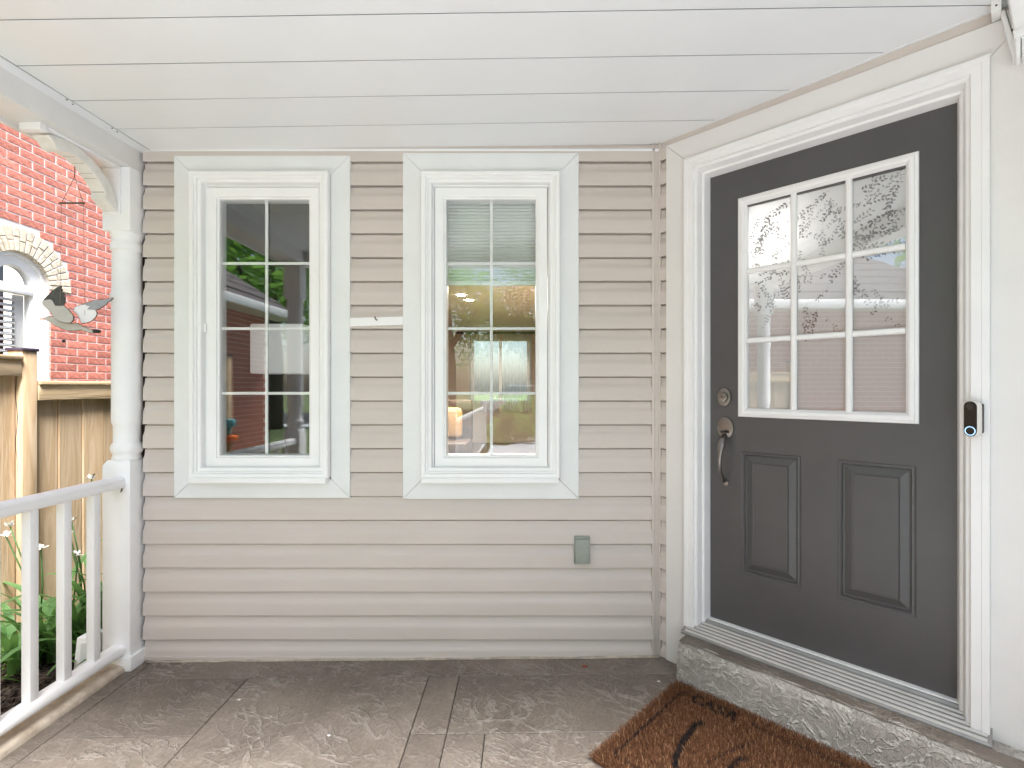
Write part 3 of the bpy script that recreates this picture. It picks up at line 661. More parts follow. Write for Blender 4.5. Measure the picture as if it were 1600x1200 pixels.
for i in range(85000):
    a = random.uniform(.0, .90); b = random.uniform(.0, .611)
    if a > .70 and random.random() < .6: continue
    V, F = (VK, FK) if inked(a, b) else (VL, FL) if random.random() < .13 else (VB, FB)
    th_ = random.uniform(0, 6.283); le = random.gauss(0, .0048); w = random.uniform(.0005, .0010)
    h = .026 + random.uniform(-.006, .007)
    ea = min(a, .9 - a, b, .611 - b)
    out_a = (-1 if a < .02 else 1 if a > .88 else 0) * random.uniform(0, .010); out_b = (-1 if b < .02 else 1 if b > .591 else 0) * random.uniform(0, .010)
    if ea < .012: h -= random.uniform(0, .008)
    tx, ty = a + math.cos(th_) * le + out_a, b + math.sin(th_) * le + out_b
    px, py = -math.sin(th_) * w, math.cos(th_) * w; k = len(V); h0 = random.uniform(.008, .017)
    V += [MAT(a - px, b - py, h0), MAT(a + px, b + py, h0), MAT(tx + px * .6, ty + py * .6, h), MAT(tx - px * .6, ty - py * .6, h)]; F.append((k, k + 1, k + 2, k + 3))
o = mk('coir_pile', VB, FB, 'coir', dm); o['kind'] = 'stuff'
o = mk('pale_strands', VL, FL, 'coir_light', dm); o['kind'] = 'stuff'
o = mk('black_lettering', VK, FK, 'coir_black', dm); o['kind'] = 'stuff'

# ------------------------------------------------------------------ porch ceiling, beams, roof
pc = thing('porch_ceiling', 'white panelled soffit ceiling of the porch', 'ceiling', (-.2, 1.5, 2.44))
seams = [2.402, 2.185, 1.97, 1.755, 1.54, 1.325, 1.11, .895, .68, .50]
for yb, ya in zip(seams, seams[1:]):
    ys = [(ya + .0024, .0014), (ya + .0025, .0), (ya + .0035, -.0003), ((ya + yb) / 2, random.uniform(-.0012, 0)), (yb - .008, -.0002), (yb - .0024, .0002), (yb - .0023, .0014)]
    V = []; F = []; nx = 8
    for y, dz in ys:
        xr = min(1.478, 3.050 - y + .004)
        for i in range(nx + 1):
            x = -1.7848 + (xr + 1.7848) * i / nx; V.append((x, y, ceil_z(x) + dz + (random.uniform(-.0007, 0) if dz < .001 else 0)))
    for j in range(len(ys) - 1):
        for i in range(nx): F.append((j * (nx + 1) + i, (j + 1) * (nx + 1) + i, (j + 1) * (nx + 1) + i + 1, j * (nx + 1) + i + 1))
    mk('soffit_panel', V, F, 'soffit', pc)
# sheet behind the panel gaps, coloured dark as their shade; then trim channels
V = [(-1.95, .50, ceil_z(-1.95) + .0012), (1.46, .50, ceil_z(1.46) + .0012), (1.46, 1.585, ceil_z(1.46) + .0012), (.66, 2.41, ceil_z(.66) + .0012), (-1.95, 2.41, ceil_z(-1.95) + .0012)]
mk('backing', V + [v + Vector((0, 0, .02)) for v in map(Vector, V)], [(4, 3, 2, 1, 0), (5, 6, 7, 8, 9)] + [(i, (i + 1) % 5, 5 + (i + 1) % 5, 5 + i) for i in range(5)], 'soffit_gap_shade', pc)
prism('edge_channel', [(-1.835, ceil_z(-1.83) - .008), (-1.788, ceil_z(-1.79) - .0025), (-1.788, ceil_z(-1.79) - .0005), (-1.835, ceil_z(-1.83) + .006)], .52, 2.40, 'soffit', pc, lambda a, b, c: Vector((a, c, b)))
prism('edge_channel', [(.030, -.0195), (1.405, -.0075), (1.405, .006), (.030, -.006)], .010, .024, 'soffit', pc, lambda a, b, c: DOOR(a, 2.474 + b, c))
for y in (2.17, 1.955): 
    for dy in (0, .03): prism('channel_notch', disc_poly(-1.794 - dy * .1, y + dy, .004, .003, 8), ceil_z(-1.79) - .0045, ceil_z(-1.79) + .002, 'seam_dark', pc)

bmthing = thing('porch_beam', 'white boxed beam above the railing on the open side', 'beam', (-1.915, 1.4, 2.315))
box('beam_box', -1.985, -1.833, .53, 2.42, 2.315, 2.62, 'beam_white', bmthing, bev=.003)
box('outer_lip', -2.005, -1.9852, .53, 2.42, 2.300, 2.62, 'beam_white', bmthing, bev=.003)
fb = thing('front_beam', 'white boxed beam along the front edge of the porch roof', 'beam', (0, .6, 2.3))
box('beam_box', -1.832, 3.0, .53, .68, 2.315, 2.62, 'beam_white', fb, bev=.003)
rf = thing('porch_roof', 'porch roof slab over the door, added unseen to stop light leaks', 'roof', (0, 1.4, 2.62))  # unseen slab added so no light leaks through the ceiling
prism('roof_deck', [(.30, 2.63), (2.4, 3.05), (2.4, 3.13), (.30, 2.71)], -2.04, 3.2, 'shingle', rf, lambda a, b, c: Vector((c, a, b)))
# end board where the soffit stops beside the angled wall
eb = thing('end_board', 'cream painted end board with nail heads above the door corner', 'board', (1.47, 1.5, 2.45))
box('board', 1.166, 1.189, 2.430, 2.60, .013, .075, 'beam_white', eb, DOOR, bev=.002)
for z in (2.448, 2.475): prism('nail', disc_poly(1.178, z, .0028, .0028, 8), .074, .0765, 'seam_dark', eb, DOOR)
box('return_soffit', 1.4875, 3.0, .70, 1.60, 2.56, 2.58, 'soffit', eb)

# white bracket lamp fixture at the top right edge
fx = thing('wall_lantern', 'white wall lantern cut off by the top right corner of the photo', 'lantern', tuple(DOOR(1.27, 2.2, .03)))
def LAN(a, b, c): return DOOR(a, b, .024 + c)
def quadprism(name, P, c0, c1, m, parent, bev=.002): return prism(name, P, c0, c1, m, parent, LAN, bev=bev)
quadprism('back_plate', [(1.185, 2.440), (1.196, 2.440), (1.227, 2.283), (1.216, 2.266)], .002, .026, 'trim_white', fx)
quadprism('plate_face', [(1.1985, 2.440), (1.216, 2.440), (1.240, 2.315), (1.2285, 2.290)], .002, .018, 'casing_grey', fx)
quadprism('arm', [(1.200, 2.470), (1.250, 2.470), (1.272, 2.330), (1.218, 2.330)], .030, .085, 'trim_white', fx, .006)
quadprism('collar', [(1.213, 2.330), (1.300, 2.330), (1.300, 2.308), (1.217, 2.308)], .022, .098, 'trim_white', fx, .004)
for i in range(6):
    a = 1.219 + i * .013; quadprism('fluted_cup', [(a, 2.309), (a + .0120, 2.309), (a + .0110, 2.252), (a + .0015, 2.252)], .028 + .004 * (i % 2), .088, 'trim_white', fx, .003)
prism('screw', disc_poly(1.211, 2.372, .003, .003, 8), .017, .021, 'rust', fx, LAN)

# ------------------------------------------------------------------ turned posts, bracket, railing
def make_post(cx, cy, label):
    t = thing('porch_post', label, 'post', (cx, cy, -.025), 'white turned porch posts')
    h = .065
    lo = bpy.data.meshes.new('lower_block'); 
    V = [(cx - h, cy - h, -.02), (cx + h, cy - h, -.02), (cx + h, cy + h, -.02), (cx - h, cy + h, -.02), (cx - h, cy - h, .925), (cx + h, cy - h, .925), (cx + h, cy + h, .925), (cx - h, cy + h, .925)]
    i_ = .012; V += [(cx - h + i_, cy - h + i_, .948), (cx + h - i_, cy - h + i_, .948), (cx + h - i_, cy + h - i_, .948), (cx - h + i_, cy + h - i_, .948)]
    o = mk('lower_block', V, [(0, 3, 2, 1)] + [(a, (a + 1) % 4, 4 + (a + 1) % 4, 4 + a) for a in range(4)] + [(4 + a, 4 + (a + 1) % 4, 8 + (a + 1) % 4, 8 + a) for a in range(4)] + [(8, 9, 10, 11)], 'post_white', t)
    bevel(o, .003, 2)
    o = box('base_trim', cx - .082, cx + .082, cy - .082, cy + .082, -.030, .043, 'post_white', t, bev=.003)
    o = box('upper_block', cx - h, cx + h, cy - h, cy + h, 2.018, 2.3145, 'post_white', t, bev=.003)
    pr = [(.052, .940), (.060, .950), (.0585, .958), (.0555, .966), (.0555, .975), (.060, .982), (.0640, .992), (.0645, 1.005), (.062, 1.018), (.056, 1.026), (.0535, 1.030), (.0535, 1.108), (.0555, 1.112), (.0605, 1.128), (.0605, 1.14),
          (.0605, 1.40), (.0600, 1.68), (.0615, 1.687), (.0650, 1.697), (.0660, 1.712), (.0650, 1.728), (.0605, 1.738), (.0590, 1.742), (.0580, 1.928), (.0600, 1.934), (.0650, 1.936), (.0655, 1.955), (.0640, 1.968), (.0600, 1.974), (.0585, 1.982), (.0600, 1.990), (.0645, 2.000), (.0648, 2.020)]
    lathe('turned_shaft', pr, cx, cy, 'post_white', t)
    return t
make_post(-1.897, 2.382, 'white turned porch post standing against the beige siding')
make_post(-1.897, .72, 'white turned porch post at the outer corner of the porch')
br = thing('porch_bracket', 'white scroll cut arched bracket between post and beam', 'bracket', (-1.91, 2.317, 2.1))
YZ = lambda a, b, c: Vector((c, a, b))
outer = [(1.968, 2.286), (2.00, 2.297), (2.0415, 2.3025), (2.085, 2.303), (2.115, 2.299), (2.156, 2.286), (2.199, 2.266), (2.2446, 2.231), (2.272, 2.198), (2.291, 2.165), (2.303, 2.125), (2.306, 2.103)]
inner = [(2.296, 2.098), (2.279, 2.108), (2.262, 2.120), (2.2446, 2.130), (2.232, 2.142), (2.238, 2.156), (2.235, 2.169), (2.222, 2.184), (2.205, 2.200), (2.187, 2.216), (2.166, 2.2295), (2.146, 2.243), (2.125, 2.2515), (2.105, 2.256), (2.085, 2.258), (2.062, 2.2585), (2.045, 2.257), (2.0297, 2.246), (2.016, 2.246), (2.004, 2.253), (1.995, 2.264), (1.984, 2.273), (1.970, 2.279)]
o = prism('arch', outer + inner, -1.945, -1.878, 'bracket_paint', br, YZ, bev=.002, seg=1)
box('head_strip', -1.948, -1.872, 1.955, 2.316, 2.3035, 2.3145, 'post_white', br, bev=.002)
box('side_strip', -1.948, -1.872, 2.3065, 2.3165, 2.090, 2.303, 'post_white', br, bev=.002)
box('end_block', -1.952, -1.868, 1.925, 1.955, 2.285, 2.3145, 'post_white', br, bev=.003)
# saw marks under the arch
for i in (5, 8, 9, 11, 13):
    a, b = inner[i], inner[i + 1]; box('kerf', -1.940, -1.884, (a[0] + b[0]) / 2 - .0008, (a[0] + b[0]) / 2 + .0008, (a[1] + b[1]) / 2 - .0008, (a[1] + b[1]) / 2 + .004, 'caulk', br)

rl = thing('porch_railing', 'white wooden railing with square balusters beside the garden', 'railing', (-1.885, 1.5, 0))
hr = [(-1.922, .832), (-1.916, .826), (-1.904, .822), (-1.866, .822), (-1.854, .827), (-1.850, .836), (-1.852, .848), (-1.856, .853), (-1.852, .862), (-1.862, .874), (-1.885, .879), (-1.908, .874), (-1.918, .862), (-1.914, .853), (-1.920, .846)]
prism('handrail', hr, .79, 2.3165, 'post_white', rl, lambda a, b, c: Vector((a, c, b)), bev=.0015, seg=1)
brl = [(-1.920, .052), (-1.858, .052), (-1.850, .060), (-1.850, .076), (-1.858, .090), (-1.868, .0955), (-1.905, .0955), (-1.916, .090), (-1.922, .078)]
prism('bottom_rail', brl, .79, 2.3165, 'post_white', rl, lambda a, b, c: Vector((a, c, b)), bev=.0015, seg=1)
for i in range(10):
    y = 2.165 - i * .14
    if y > .85: box('baluster', -1.903, -1.868, y, y + .035, .0950, .8225, 'post_white', rl, bev=.003)
tube('mounting_screw', [(-1.860, 2.305, .822), (-1.858, 2.300, .812), (-1.860, 2.296, .808)], .003, 'rust', rl, 6)

# railing of the front walk, seen in the glass
wr = thing('walk_railing', 'white picket railing along the front walk, mirrored in the window', 'railing', (-.9, -4, 0))
box('handrail', -.93, -.87, -6.0, -1.3, .82, .87, 'post_white', wr, bev=.006)
box('bottom_rail', -.93, -.87, -6.0, -1.3, .02, .07, 'post_white', wr, bev=.006)
for i in range(42): box('baluster', -.917, -.883, -1.4 - i * .108, -1.365 - i * .108, .07, .82, 'post_white', wr)
for y in (-6.0, -1.3): box('newel', -.96, -.84, y - .06, y + .06, GZ, 1.0, 'post_white', wr, bev=.01)

# ------------------------------------------------------------------ bird ornament hanging from the bracket
bd = thing('bird_mobile', 'grey and white flying bird ornament hanging by threads from a rod', 'bird ornament', (-1.925, 2.157, 1.6))
BY = 2.150
def BP(p): px, py = 40 + p[0] / 10, 420 + p[1] / 10; return ((px - 820) * BY / 780, 1.29 - (py - 605) * BY / 780)
def birdpart(name, pts, y0, y1, m, edge=True, lean=0.):
    P = [BP(p) for p in pts]
    T = lambda a, b, c: Vector((a, c + lean * (b - 1.62), b))
    o = prism(name, P, y0, y1, m, bd, T)
    if edge:
        V, F = tube_vf([T(a, b, (y0 + y1) / 2) for a, b in P + [P[0], P[1]]], .0026, 6); mk('edge_line', V, F, 'bird_edge', o, smooth=True)
    return o
birdpart('wing', [(720, 640), (760, 592), (860, 562), (925, 556), (960, 575), (1000, 578), (945, 628), (1065, 632), (1080, 690), (1040, 750), (960, 808), (880, 832), (800, 840), (795, 760), (760, 690)], BY + .008, BY + .013, 'bird_white', lean=-.25)
birdpart('wing_tip', [(860, 562), (960, 530), (1080, 500), (1250, 480), (1380, 462), (1345, 490), (1290, 515), (1250, 555), (1180, 590), (1130, 622), (1066, 640), (945, 628), (1000, 578), (925, 556)], BY + .0075, BY + .0135, 'bird_blue', lean=-.25)
birdpart('body', [(290, 770), (330, 748), (400, 740), (460, 755), (520, 800), (600, 842), (700, 858), (800, 852), (900, 910), (1000, 945), (1040, 948), (1045, 975), (1060, 1003), (980, 990), (860, 950), (760, 965), (650, 960), (560, 930), (450, 880), (350, 812), (305, 790)], BY, BY + .006, 'bird_grey')
birdpart('tail', [(1040, 946), (1100, 942), (1150, 952), (1166, 982), (1140, 1005), (1060, 1004), (1045, 975)], BY - .0005, BY + .0065, 'black_paint', edge=False)
birdpart('beak', [(168, 785), (240, 772), (298, 765), (308, 792), (230, 795)], BY + .001, BY + .005, 'beak', edge=False)
birdpart('wing', [(265, 530), (300, 490), (380, 478), (430, 500), (450, 530), (480, 580), (540, 585), (610, 580), (700, 650), (790, 750), (803, 800), (770, 850), (700, 850), (600, 830), (520, 790), (440, 690), (340, 610), (280, 560)], BY - .010, BY - .004, 'bird_grey', lean=.2)
birdpart('wing_tip', [(266, 522), (300, 460), (380, 350), (450, 290), (515, 262), (512, 300), (540, 320), (530, 350), (590, 390), (580, 420), (612, 460), (600, 490), (622, 510), (600, 580), (540, 585), (480, 580), (440, 520), (425, 498), (380, 478), (300, 490)], BY - .0105, BY - .0035, 'bird_dark', lean=.2)
hang = (-1.9385, BY, 2.262)
xl, xr = (96 - 820) * BY / 780, (130 - 820) * BY / 780
tube('rod', [((93 - 820) * BY / 780, BY, 2.083), ((132 - 820) * BY / 780, BY, 2.083)], .0042, 'bird_edge', bd, 10)
tube('thread', [hang, (hang[0], BY, 2.196)], .0016, 'bird_edge', bd, 6)
for x in (xl, xr):
    tube('thread', [(hang[0], BY, 2.196), (x, BY, 2.083)], .0010, 'bird_edge', bd, 6)
tube('thread', [(xl, BY, 2.083), (xl, BY - .007, 1.61)], .0007, 'twine', bd, 5); tube('thread', [(xr, BY, 2.083), (xr, BY + .008, 1.60)], .0007, 'twine', bd, 5)
bz = BP((595, 1130)); tube('thread', [(BP((650, 960))[0], BY, BP((650, 960))[1]), (bz[0] + .004, BY, bz[1])], .0005, 'twine', bd, 5)
tube('bead', [(bz[0] - .0, BY, bz[1] + .006), (bz[0], BY, bz[1] + .003), (bz[0], BY, bz[1] - .003), (bz[0], BY, bz[1] - .006)], [.003, .006, .006, .003], 'black_paint', bd, 10)

# ------------------------------------------------------------------ neighbour's brick house
NX = -4.2
nh = thing('neighbour_house', 'red brick house next door with an arched window', 'house', (NX, 3, GZ))
WCY, WCZ, RI, RO = 4.15, 2.15, .268, .470
FB_Z = .95                                      # sill height of the window opening
def YX(a, b, c): return Vector((NX + c, a, b))
# wall body with the arched opening, laid just behind the brick faces
V = []; F = []
def poly_face(P, T=YX, c=-.0055):
    k = len(V); V.extend(T(a, b, c) for a, b in P); F.append(tuple(range(k, k + len(P))))
N = 24
arc = [(WCY + RI * math.cos(math.pi * i / N), WCZ + RI * math.sin(math.pi * i / N)) for i in range(N + 1)]
poly_face([(2.6, GZ), (WCY - RI, GZ), (WCY - RI, 5.6), (2.6, 5.6)]); poly_face([(WCY + RI, GZ), (9.0, GZ), (9.0, 5.6), (WCY + RI, 5.6)]); poly_face([(WCY - RI, GZ), (WCY + RI, GZ), (WCY + RI, FB_Z), (WCY - RI, FB_Z)])
for i in range(N): poly_face([arc[i], (arc[i][0], 5.6), (arc[i + 1][0], 5.6), arc[i + 1]])
# garage part, lower, running forward
poly_face([(-3.3, GZ), (2.6, GZ), (2.6, 2.5), (-3.3, 2.5)]); poly_face([(2.6, 2.5), (2.6, 2.5), (2.6, 5.6), (2.6, 5.6)])
k = len(V)
for a in range(N + 1):
    V += [YX(arc[a][0], arc[a][1], -.012), YX(arc[a][0], arc[a][1], -.12)]
for a in range(N): F.append((k + 2 * a, k + 2 * a + 1, k + 2 * a + 3, k + 2 * a + 2))
for s in (-1, 1):
    k = len(V); V += [YX(WCY + s * RI, FB_Z, -.012), YX(WCY + s * RI, FB_Z, -.12), YX(WCY + s * RI, WCZ, -.12), YX(WCY + s * RI, WCZ, -.012)]; F.append((k, k + 1, k + 2, k + 3))
# back and ends so it is a solid house
k = len(V); V += [(NX - 6, -3.3, GZ), (NX - 6, 9, GZ), (NX - 6, 9, 5.6), (NX - 6, -3.3, 2.5), (NX - 6, 2.6, 2.5), (NX - 6, 2.6, 5.6)]; F.append((k, k + 1, k + 2, k + 5, k + 4, k + 3))
k = len(V); V += [YX(-3.3, GZ, -.006), YX(-3.3, 2.5, -.006), (NX - 6, -3.3, 2.5), (NX - 6, -3.3, GZ), YX(2.6, 2.5, -.012), YX(2.6, 5.6, -.012), (NX - 6, 2.6, 5.6), (NX - 6, 2.6, 2.5), YX(9, GZ, -.012), YX(9, 5.6, -.012), (NX - 6, 9, 5.6), (NX - 6, 9, GZ)]
F += [(k, k + 1, k + 2, k + 3), (k + 4, k + 5, k + 6, k + 7), (k + 8, k + 9, k + 10, k + 11)]
bw = mk('brick_wall', V, F, 'mortar', nh)
BH, BL, GJ = .0712, .213, .0105
def brick_mesh(l):
    me_v = boxv(-.055, 0, -l / 2, l / 2, -(BH - GJ) / 2, (BH - GJ) / 2)
    me = bpy.data.meshes.new('brick'); me.from_pydata([tuple(v) for v in me_v], [], BOXF); me.materials.append(MATS['brick'])
    bm = bmesh.new(); bm.from_mesh(me); bmesh.ops.recalc_face_normals(bm, faces=bm.faces)
    for v in bm.verts: v.co += Vector((random.uniform(-.002, .0005), random.uniform(-.0015, .0015), random.uniform(-.0012, .0012)))
    bmesh.ops.bevel(bm, geom=[e for e in bm.edges if all(v.co.x > -.01 for v in e.verts)], offset=.003, segments=1, affect='EDGES'); bm.to_mesh(me); bm.free(); return me
full = [brick_mesh(BL - GJ) for _ in range(4)]; SV = []; SF = []
def in_arch(y, z, r): return (z < WCZ and z > FB_Z - .02 and abs(y - WCY) < (r if z > WCZ - .02 else RI)) or (z >= WCZ and math.hypot(y - WCY, z - WCZ) < r)
rows = int((5.6 - GZ) / BH)
for rI in range(rows):
    z = GZ + (rI + .5) * BH; off = (rI % 2) * BL / 2
    kmax = int((9.0 + 3.3) / BL) + 1
    for c in range(kmax):
        ya = -3.3 + off + c * BL; yb = ya + BL
        if (ya + yb) / 2 < 2.6 and z > 2.48: continue
        if yb > 9: continue
        # cut by the window
        lim = RO if z > WCZ - .03 else RI
        inner_half = 0
        if z + BH / 2 > FB_Z and z - BH / 2 < WCZ + RO:
            if z <= WCZ: inner_half = RI + (.0 if z < WCZ - BH * .4 else .0)
            else: inner_half = math.sqrt(max(0, RO ** 2 - (z - BH * .35 - WCZ) ** 2))
        pieces = [(ya, yb)]
        if inner_half > 0:
            a, b = WCY - inner_half, WCY + inner_half; pieces = []
            if ya < a: pieces.append((ya, min(yb, a)))
            if yb > b: pieces.append((max(ya, b), yb))
        for pa, pb in pieces:
            if pb - pa < .03: continue
            cyy = (pa + pb) / 2
            vis = 3.95 < cyy < 5.12 and 1.22 < z < 3.75
            if vis:
                if abs((pb - pa) - BL) < 1e-4: place('brick', random.choice(full), bw, (NX, cyy, z))
                else: place('brick', brick_mesh(pb - pa - GJ), bw, (NX, cyy, z))
            else:
                k = len(SV); SV += boxv(NX - .02, NX + random.uniform(-.002, 0), pa + GJ / 2, pb - GJ / 2, z - BH / 2 + GJ / 2, z + BH / 2 - GJ / 2); SF += [tuple(k + q for q in f) for f in BOXF[1:]]
o = mk('far_brick', SV, SF, 'brick', bw); fix_normals(o); o['kind'] = 'stuff'
# arch of pale stones
aw_ = mk('arch', [YX(WCY, WCZ + RO, -.02), YX(WCY + .01, WCZ + RO, -.02), YX(WCY, WCZ + RO - .01, -.02)], [(0, 1, 2)], 'voussoir', nh)
nv = 22
def vouss(a0, a1, r0, r1):
    g_ = .004; P = [(WCY + r * math.cos(a), WCZ + r * math.sin(a)) for r, a in ((r0, a0 + g_ / r0), (r1, a0 + g_ / r1), (r1, a1 - g_ / r1), (r0, a1 - g_ / r0))]
    o = prism('voussoir', P, -.06, random.uniform(.004, .009), 'voussoir', aw_, YX, bev=.004, seg=1)
for i in range(nv):
    a0, a1 = math.pi * i / nv, math.pi * (i + 1) / nv; md = RI + (.115 if i % 2 else .085)
    vouss(a0, a1, RI, md - .003); vouss(a0, a1, md + .003, RO)
for s in (0, 1):
    pass
# window
nw = thing('arched_window', 'white arched window with louvred shutters in the brick house next door', 'window', (NX, WCY, FB_Z))
NWX = -.034
def arcp(r, z0=WCZ, n=N): return [(WCY + r * math.cos(math.pi * i / n), z0 + r * math.sin(math.pi * i / n)) for i in range(n + 1)]
V = []; F = []
def strip(A, B, c):
    k = len(V); n = len(A)
    for a, b in zip(A, B): V.extend([YX(a[0], a[1], c), YX(b[0], b[1], c)])
    for i in range(n - 1): F.append((k + 2 * i, k + 2 * i + 1, k + 2 * i + 3, k + 2 * i + 2))
def loopshape(r): return [(WCY + r, FB_Z)] + arcp(r) + [(WCY - r, FB_Z)]
pr = [(RI - .001, NWX - .08), (RI - .001, NWX), (.235, NWX + .004), (.232, NWX - .012), (.215, NWX - .014), (.160, NWX - .020), (.156, NWX - .030), (.150, NWX - .034), (.150, NWX - .08)]
for (r0, c0), (r1, c1) in zip(pr, pr[1:]):
    A, B = loopshape(r0), loopshape(r1); k = len(V)
    for a, b in zip(A, B): V.extend([YX(a[0], a[1], c0), YX(b[0], b[1], c1)])
    for i in range(len(A) - 1): F.append((k + 2 * i, k + 2 * i + 1, k + 2 * i + 3, k + 2 * i + 2))
o = mk('frame', V, F, 'trim_white', nw, smooth=True); fix_normals(o); o.data.set_sharp_from_angle(angle=R(25))
box('transom', WCY - .16, WCY + .16, 2.075, 2.155, NWX - .075, NWX - .010, 'trim_white', nw, YX, bev=.004)
box('pane', WCY - .151, WCY + .151, FB_Z, 2.075, NWX - .062, NWX - .058, 'glass', nw, YX)
prism('pane', [(WCY + .151, 2.155)] + [p for p in arcp(.151) if p[1] > 2.155] + [(WCY - .151, 2.155)], NWX - .062, NWX - .058, 'glass', nw, YX)
sh = box('shutter', WCY + .075, WCY + .150, FB_Z, 2.075, NWX - .110, NWX - .085, 'shutter_white', nw, YX)
for i in range(20):
    z = 1.10 + i * .048
    prism('louvre', [(z, -.075), (z + .012, -.072), (z + .030, -.108), (z + .018, -.111)], WCY - .15, WCY + .073, 'shutter_white', sh, lambda a, b, c: YX(c, a, NWX + b))
box('shade_panel', WCY - .25, WCY + .25, FB_Z - .05, 2.5, NWX - .40, NWX - .36, 'room_dark', nw, YX)  # flat panel coloured dark for the shade of an unlit room
# garage eave, gutter and roof
EX, EY, RX, RZ = NX + .36, -3.6, NX - 2.92, 5.0
ge = mk('roof', [(EX, EY, 2.5), (EX, 2.585, 2.5), (RX, 2.585, RZ), (RX, EY + 3.28, RZ), (NX - 6.2, EY, 2.5), (NX - 6.2, 2.585, 2.5), (EX, EY, 2.44), (EX, 2.585, 2.44), (NX - 6.2, EY, 2.44), (NX - 6.2, 2.585, 2.44)],
        [(0, 1, 2, 3), (4, 3, 2, 5), (0, 3, 4), (1, 5, 2), (0, 6, 7, 1), (0, 4, 8, 6), (1, 7, 9, 5), (6, 8, 9, 7)], 'shingle', nh)
for i in range(1, 17):
    f = i / 17; x, z = EX - 3.28 * f, 2.5 + 2.5 * f
    o = mk('shingle_course', [(x, EY + 3.28 * f, z + .004), (x, 2.58, z + .004), (x - .19, 2.58, z + .155), (x - .19, EY + 3.28 * f + .19, z + .155), (x, EY + 3.28 * f, z + .022), (x, 2.58, z + .022), (x - .19, 2.58, z + .158), (x - .19, EY + 3.28 * f + .19, z + .158)], BOXF, 'shingle', ge); fix_normals(o)
box('gutter', EX, EX + .11, EY, 2.58, 2.37, 2.50, 'trim_white', nh, bev=.02)
box('soffit', NX + .001, EX, EY, 2.58, 2.40, 2.435, 'casing_grey', nh)

# ------------------------------------------------------------------ wooden fence
FX = -3.0
fe = thing('wooden_fence', 'new pine board fence between porch garden and brick house', 'fence', (FX, 3, GZ))
def fence_post(y, top):
    o = box('post', FX - .045, FX + .047, y, y + .09, GZ, top, 'fence_wood', fe, bev=.004)
    box('post_cap', FX - .052, FX + .054, y - .007, y + .097, top, top + .018, 'cap_dark', o, bev=.003)
def fence_run(y0, y1, top, low):
    y = y0; 
    while y < y1 - .02:
        w = min(.170, y1 - y)
        z = GZ + .03
        o = mk('fence_board', boxv(FX - .012 + random.uniform(-.003, .003), FX + .010 + random.uniform(-.004, .004), y + .003, y + w - .003, z, low), BOXF, 'fence_wood', fe, origin=(FX, y, z)); fix_normals(o); bevel(o, .003, 1)
        y += w + .001
    box('rail', FX + .014, FX + .050, y0 + .001, y1 - .001, low - .09, low + .005, 'fence_rail', fe, bev=.003)
    box('cap_rail', FX - .045, FX + .062, y0 + .001, y1 - .001, low + .0055, low + .030, 'fence_rail', fe, bev=.004)
fence_post(2.935, 1.505); tube('crack', [(FX + .012 + .006 * math.sin(i * 1.3), 2.9352, 1.47 - i * .06) for i in range(13)], [.0006 + .0014 * math.sin(i / 12 * 3.14) for i in range(13)], 'seam_dark', fe, 6); fence_run(3.03, 6.4, 1.33, 1.300); fence_run(-.10, 2.93, 1.5, 1.445); fence_post(-.195, 1.60); fence_post(1.4, 1.505)

# ------------------------------------------------------------------ garden: bed, lawn, iris clumps
def mulch_bed():
    V = []; F = []
    addbox(V, F, -2.78, -1.995, .6, 3.6, GZ + .001, GZ + .02)
    for _ in range(5200):
        x, y = random.uniform(-2.82, -2.0), random.uniform(1.5, 3.4); z = GZ + .022 + random.uniform(0, .02)
        l, w, h = random.uniform(.008, .025), random.uniform(.004, .010), random.uniform(.002, .005); a, e = random.uniform(0, 6.28), random.uniform(-.5, .5)
        c, s, ce, se = math.cos(a), math.sin(a), math.cos(e), math.sin(e)
        addbox(V, F, -l, l, -w, w, -h, h, T=lambda p, q, r_: Vector((x + p * ce * c - q * s, y + p * ce * s + q * c, z + p * se + r_)))
    o = mk('mulch_bed', V, F, 'mulch'); tag(o, 'dark mulch bed below the porch railing', 'mulch'); o['kind'] = 'stuff'
mulch_bed()
def lawn():
    V = []; F = []
    for _ in range(26000):
        x, y = random.uniform(-2.98, -2.45), random.uniform(1.9, 3.9)
        edge = -2.62 + .12 * math.sin(y * 5) + random.gauss(0, .06)
        if x > edge: continue
        h = random.uniform(.02, .06); a = random.uniform(0, 6.28); b = random.uniform(.01, .05); w = random.uniform(.0015, .003); k = len(V)
        dx, dy = math.cos(a), math.sin(a)
        V += [(x - dy * w, y + dx * w, GZ + .005), (x + dy * w, y - dx * w, GZ + .005), (x + dx * b * .5 + dy * w * .8, y + dy * b * .5 - dx * w * .8, GZ + h * .7), (x + dx * b * .5 - dy * w * .8, y + dy * b * .5 + dx * w * .8, GZ + h * .7), (x + dx * b, y + dy * b, GZ + h)]
        F += [(k, k + 1, k + 2, k + 3), (k + 3, k + 2, k + 4)]
    o = mk('lawn', V, F, 'grass'); tag(o, 'strip of short green grass by the fence', 'grass'); o['kind'] = 'stuff'
lawn()
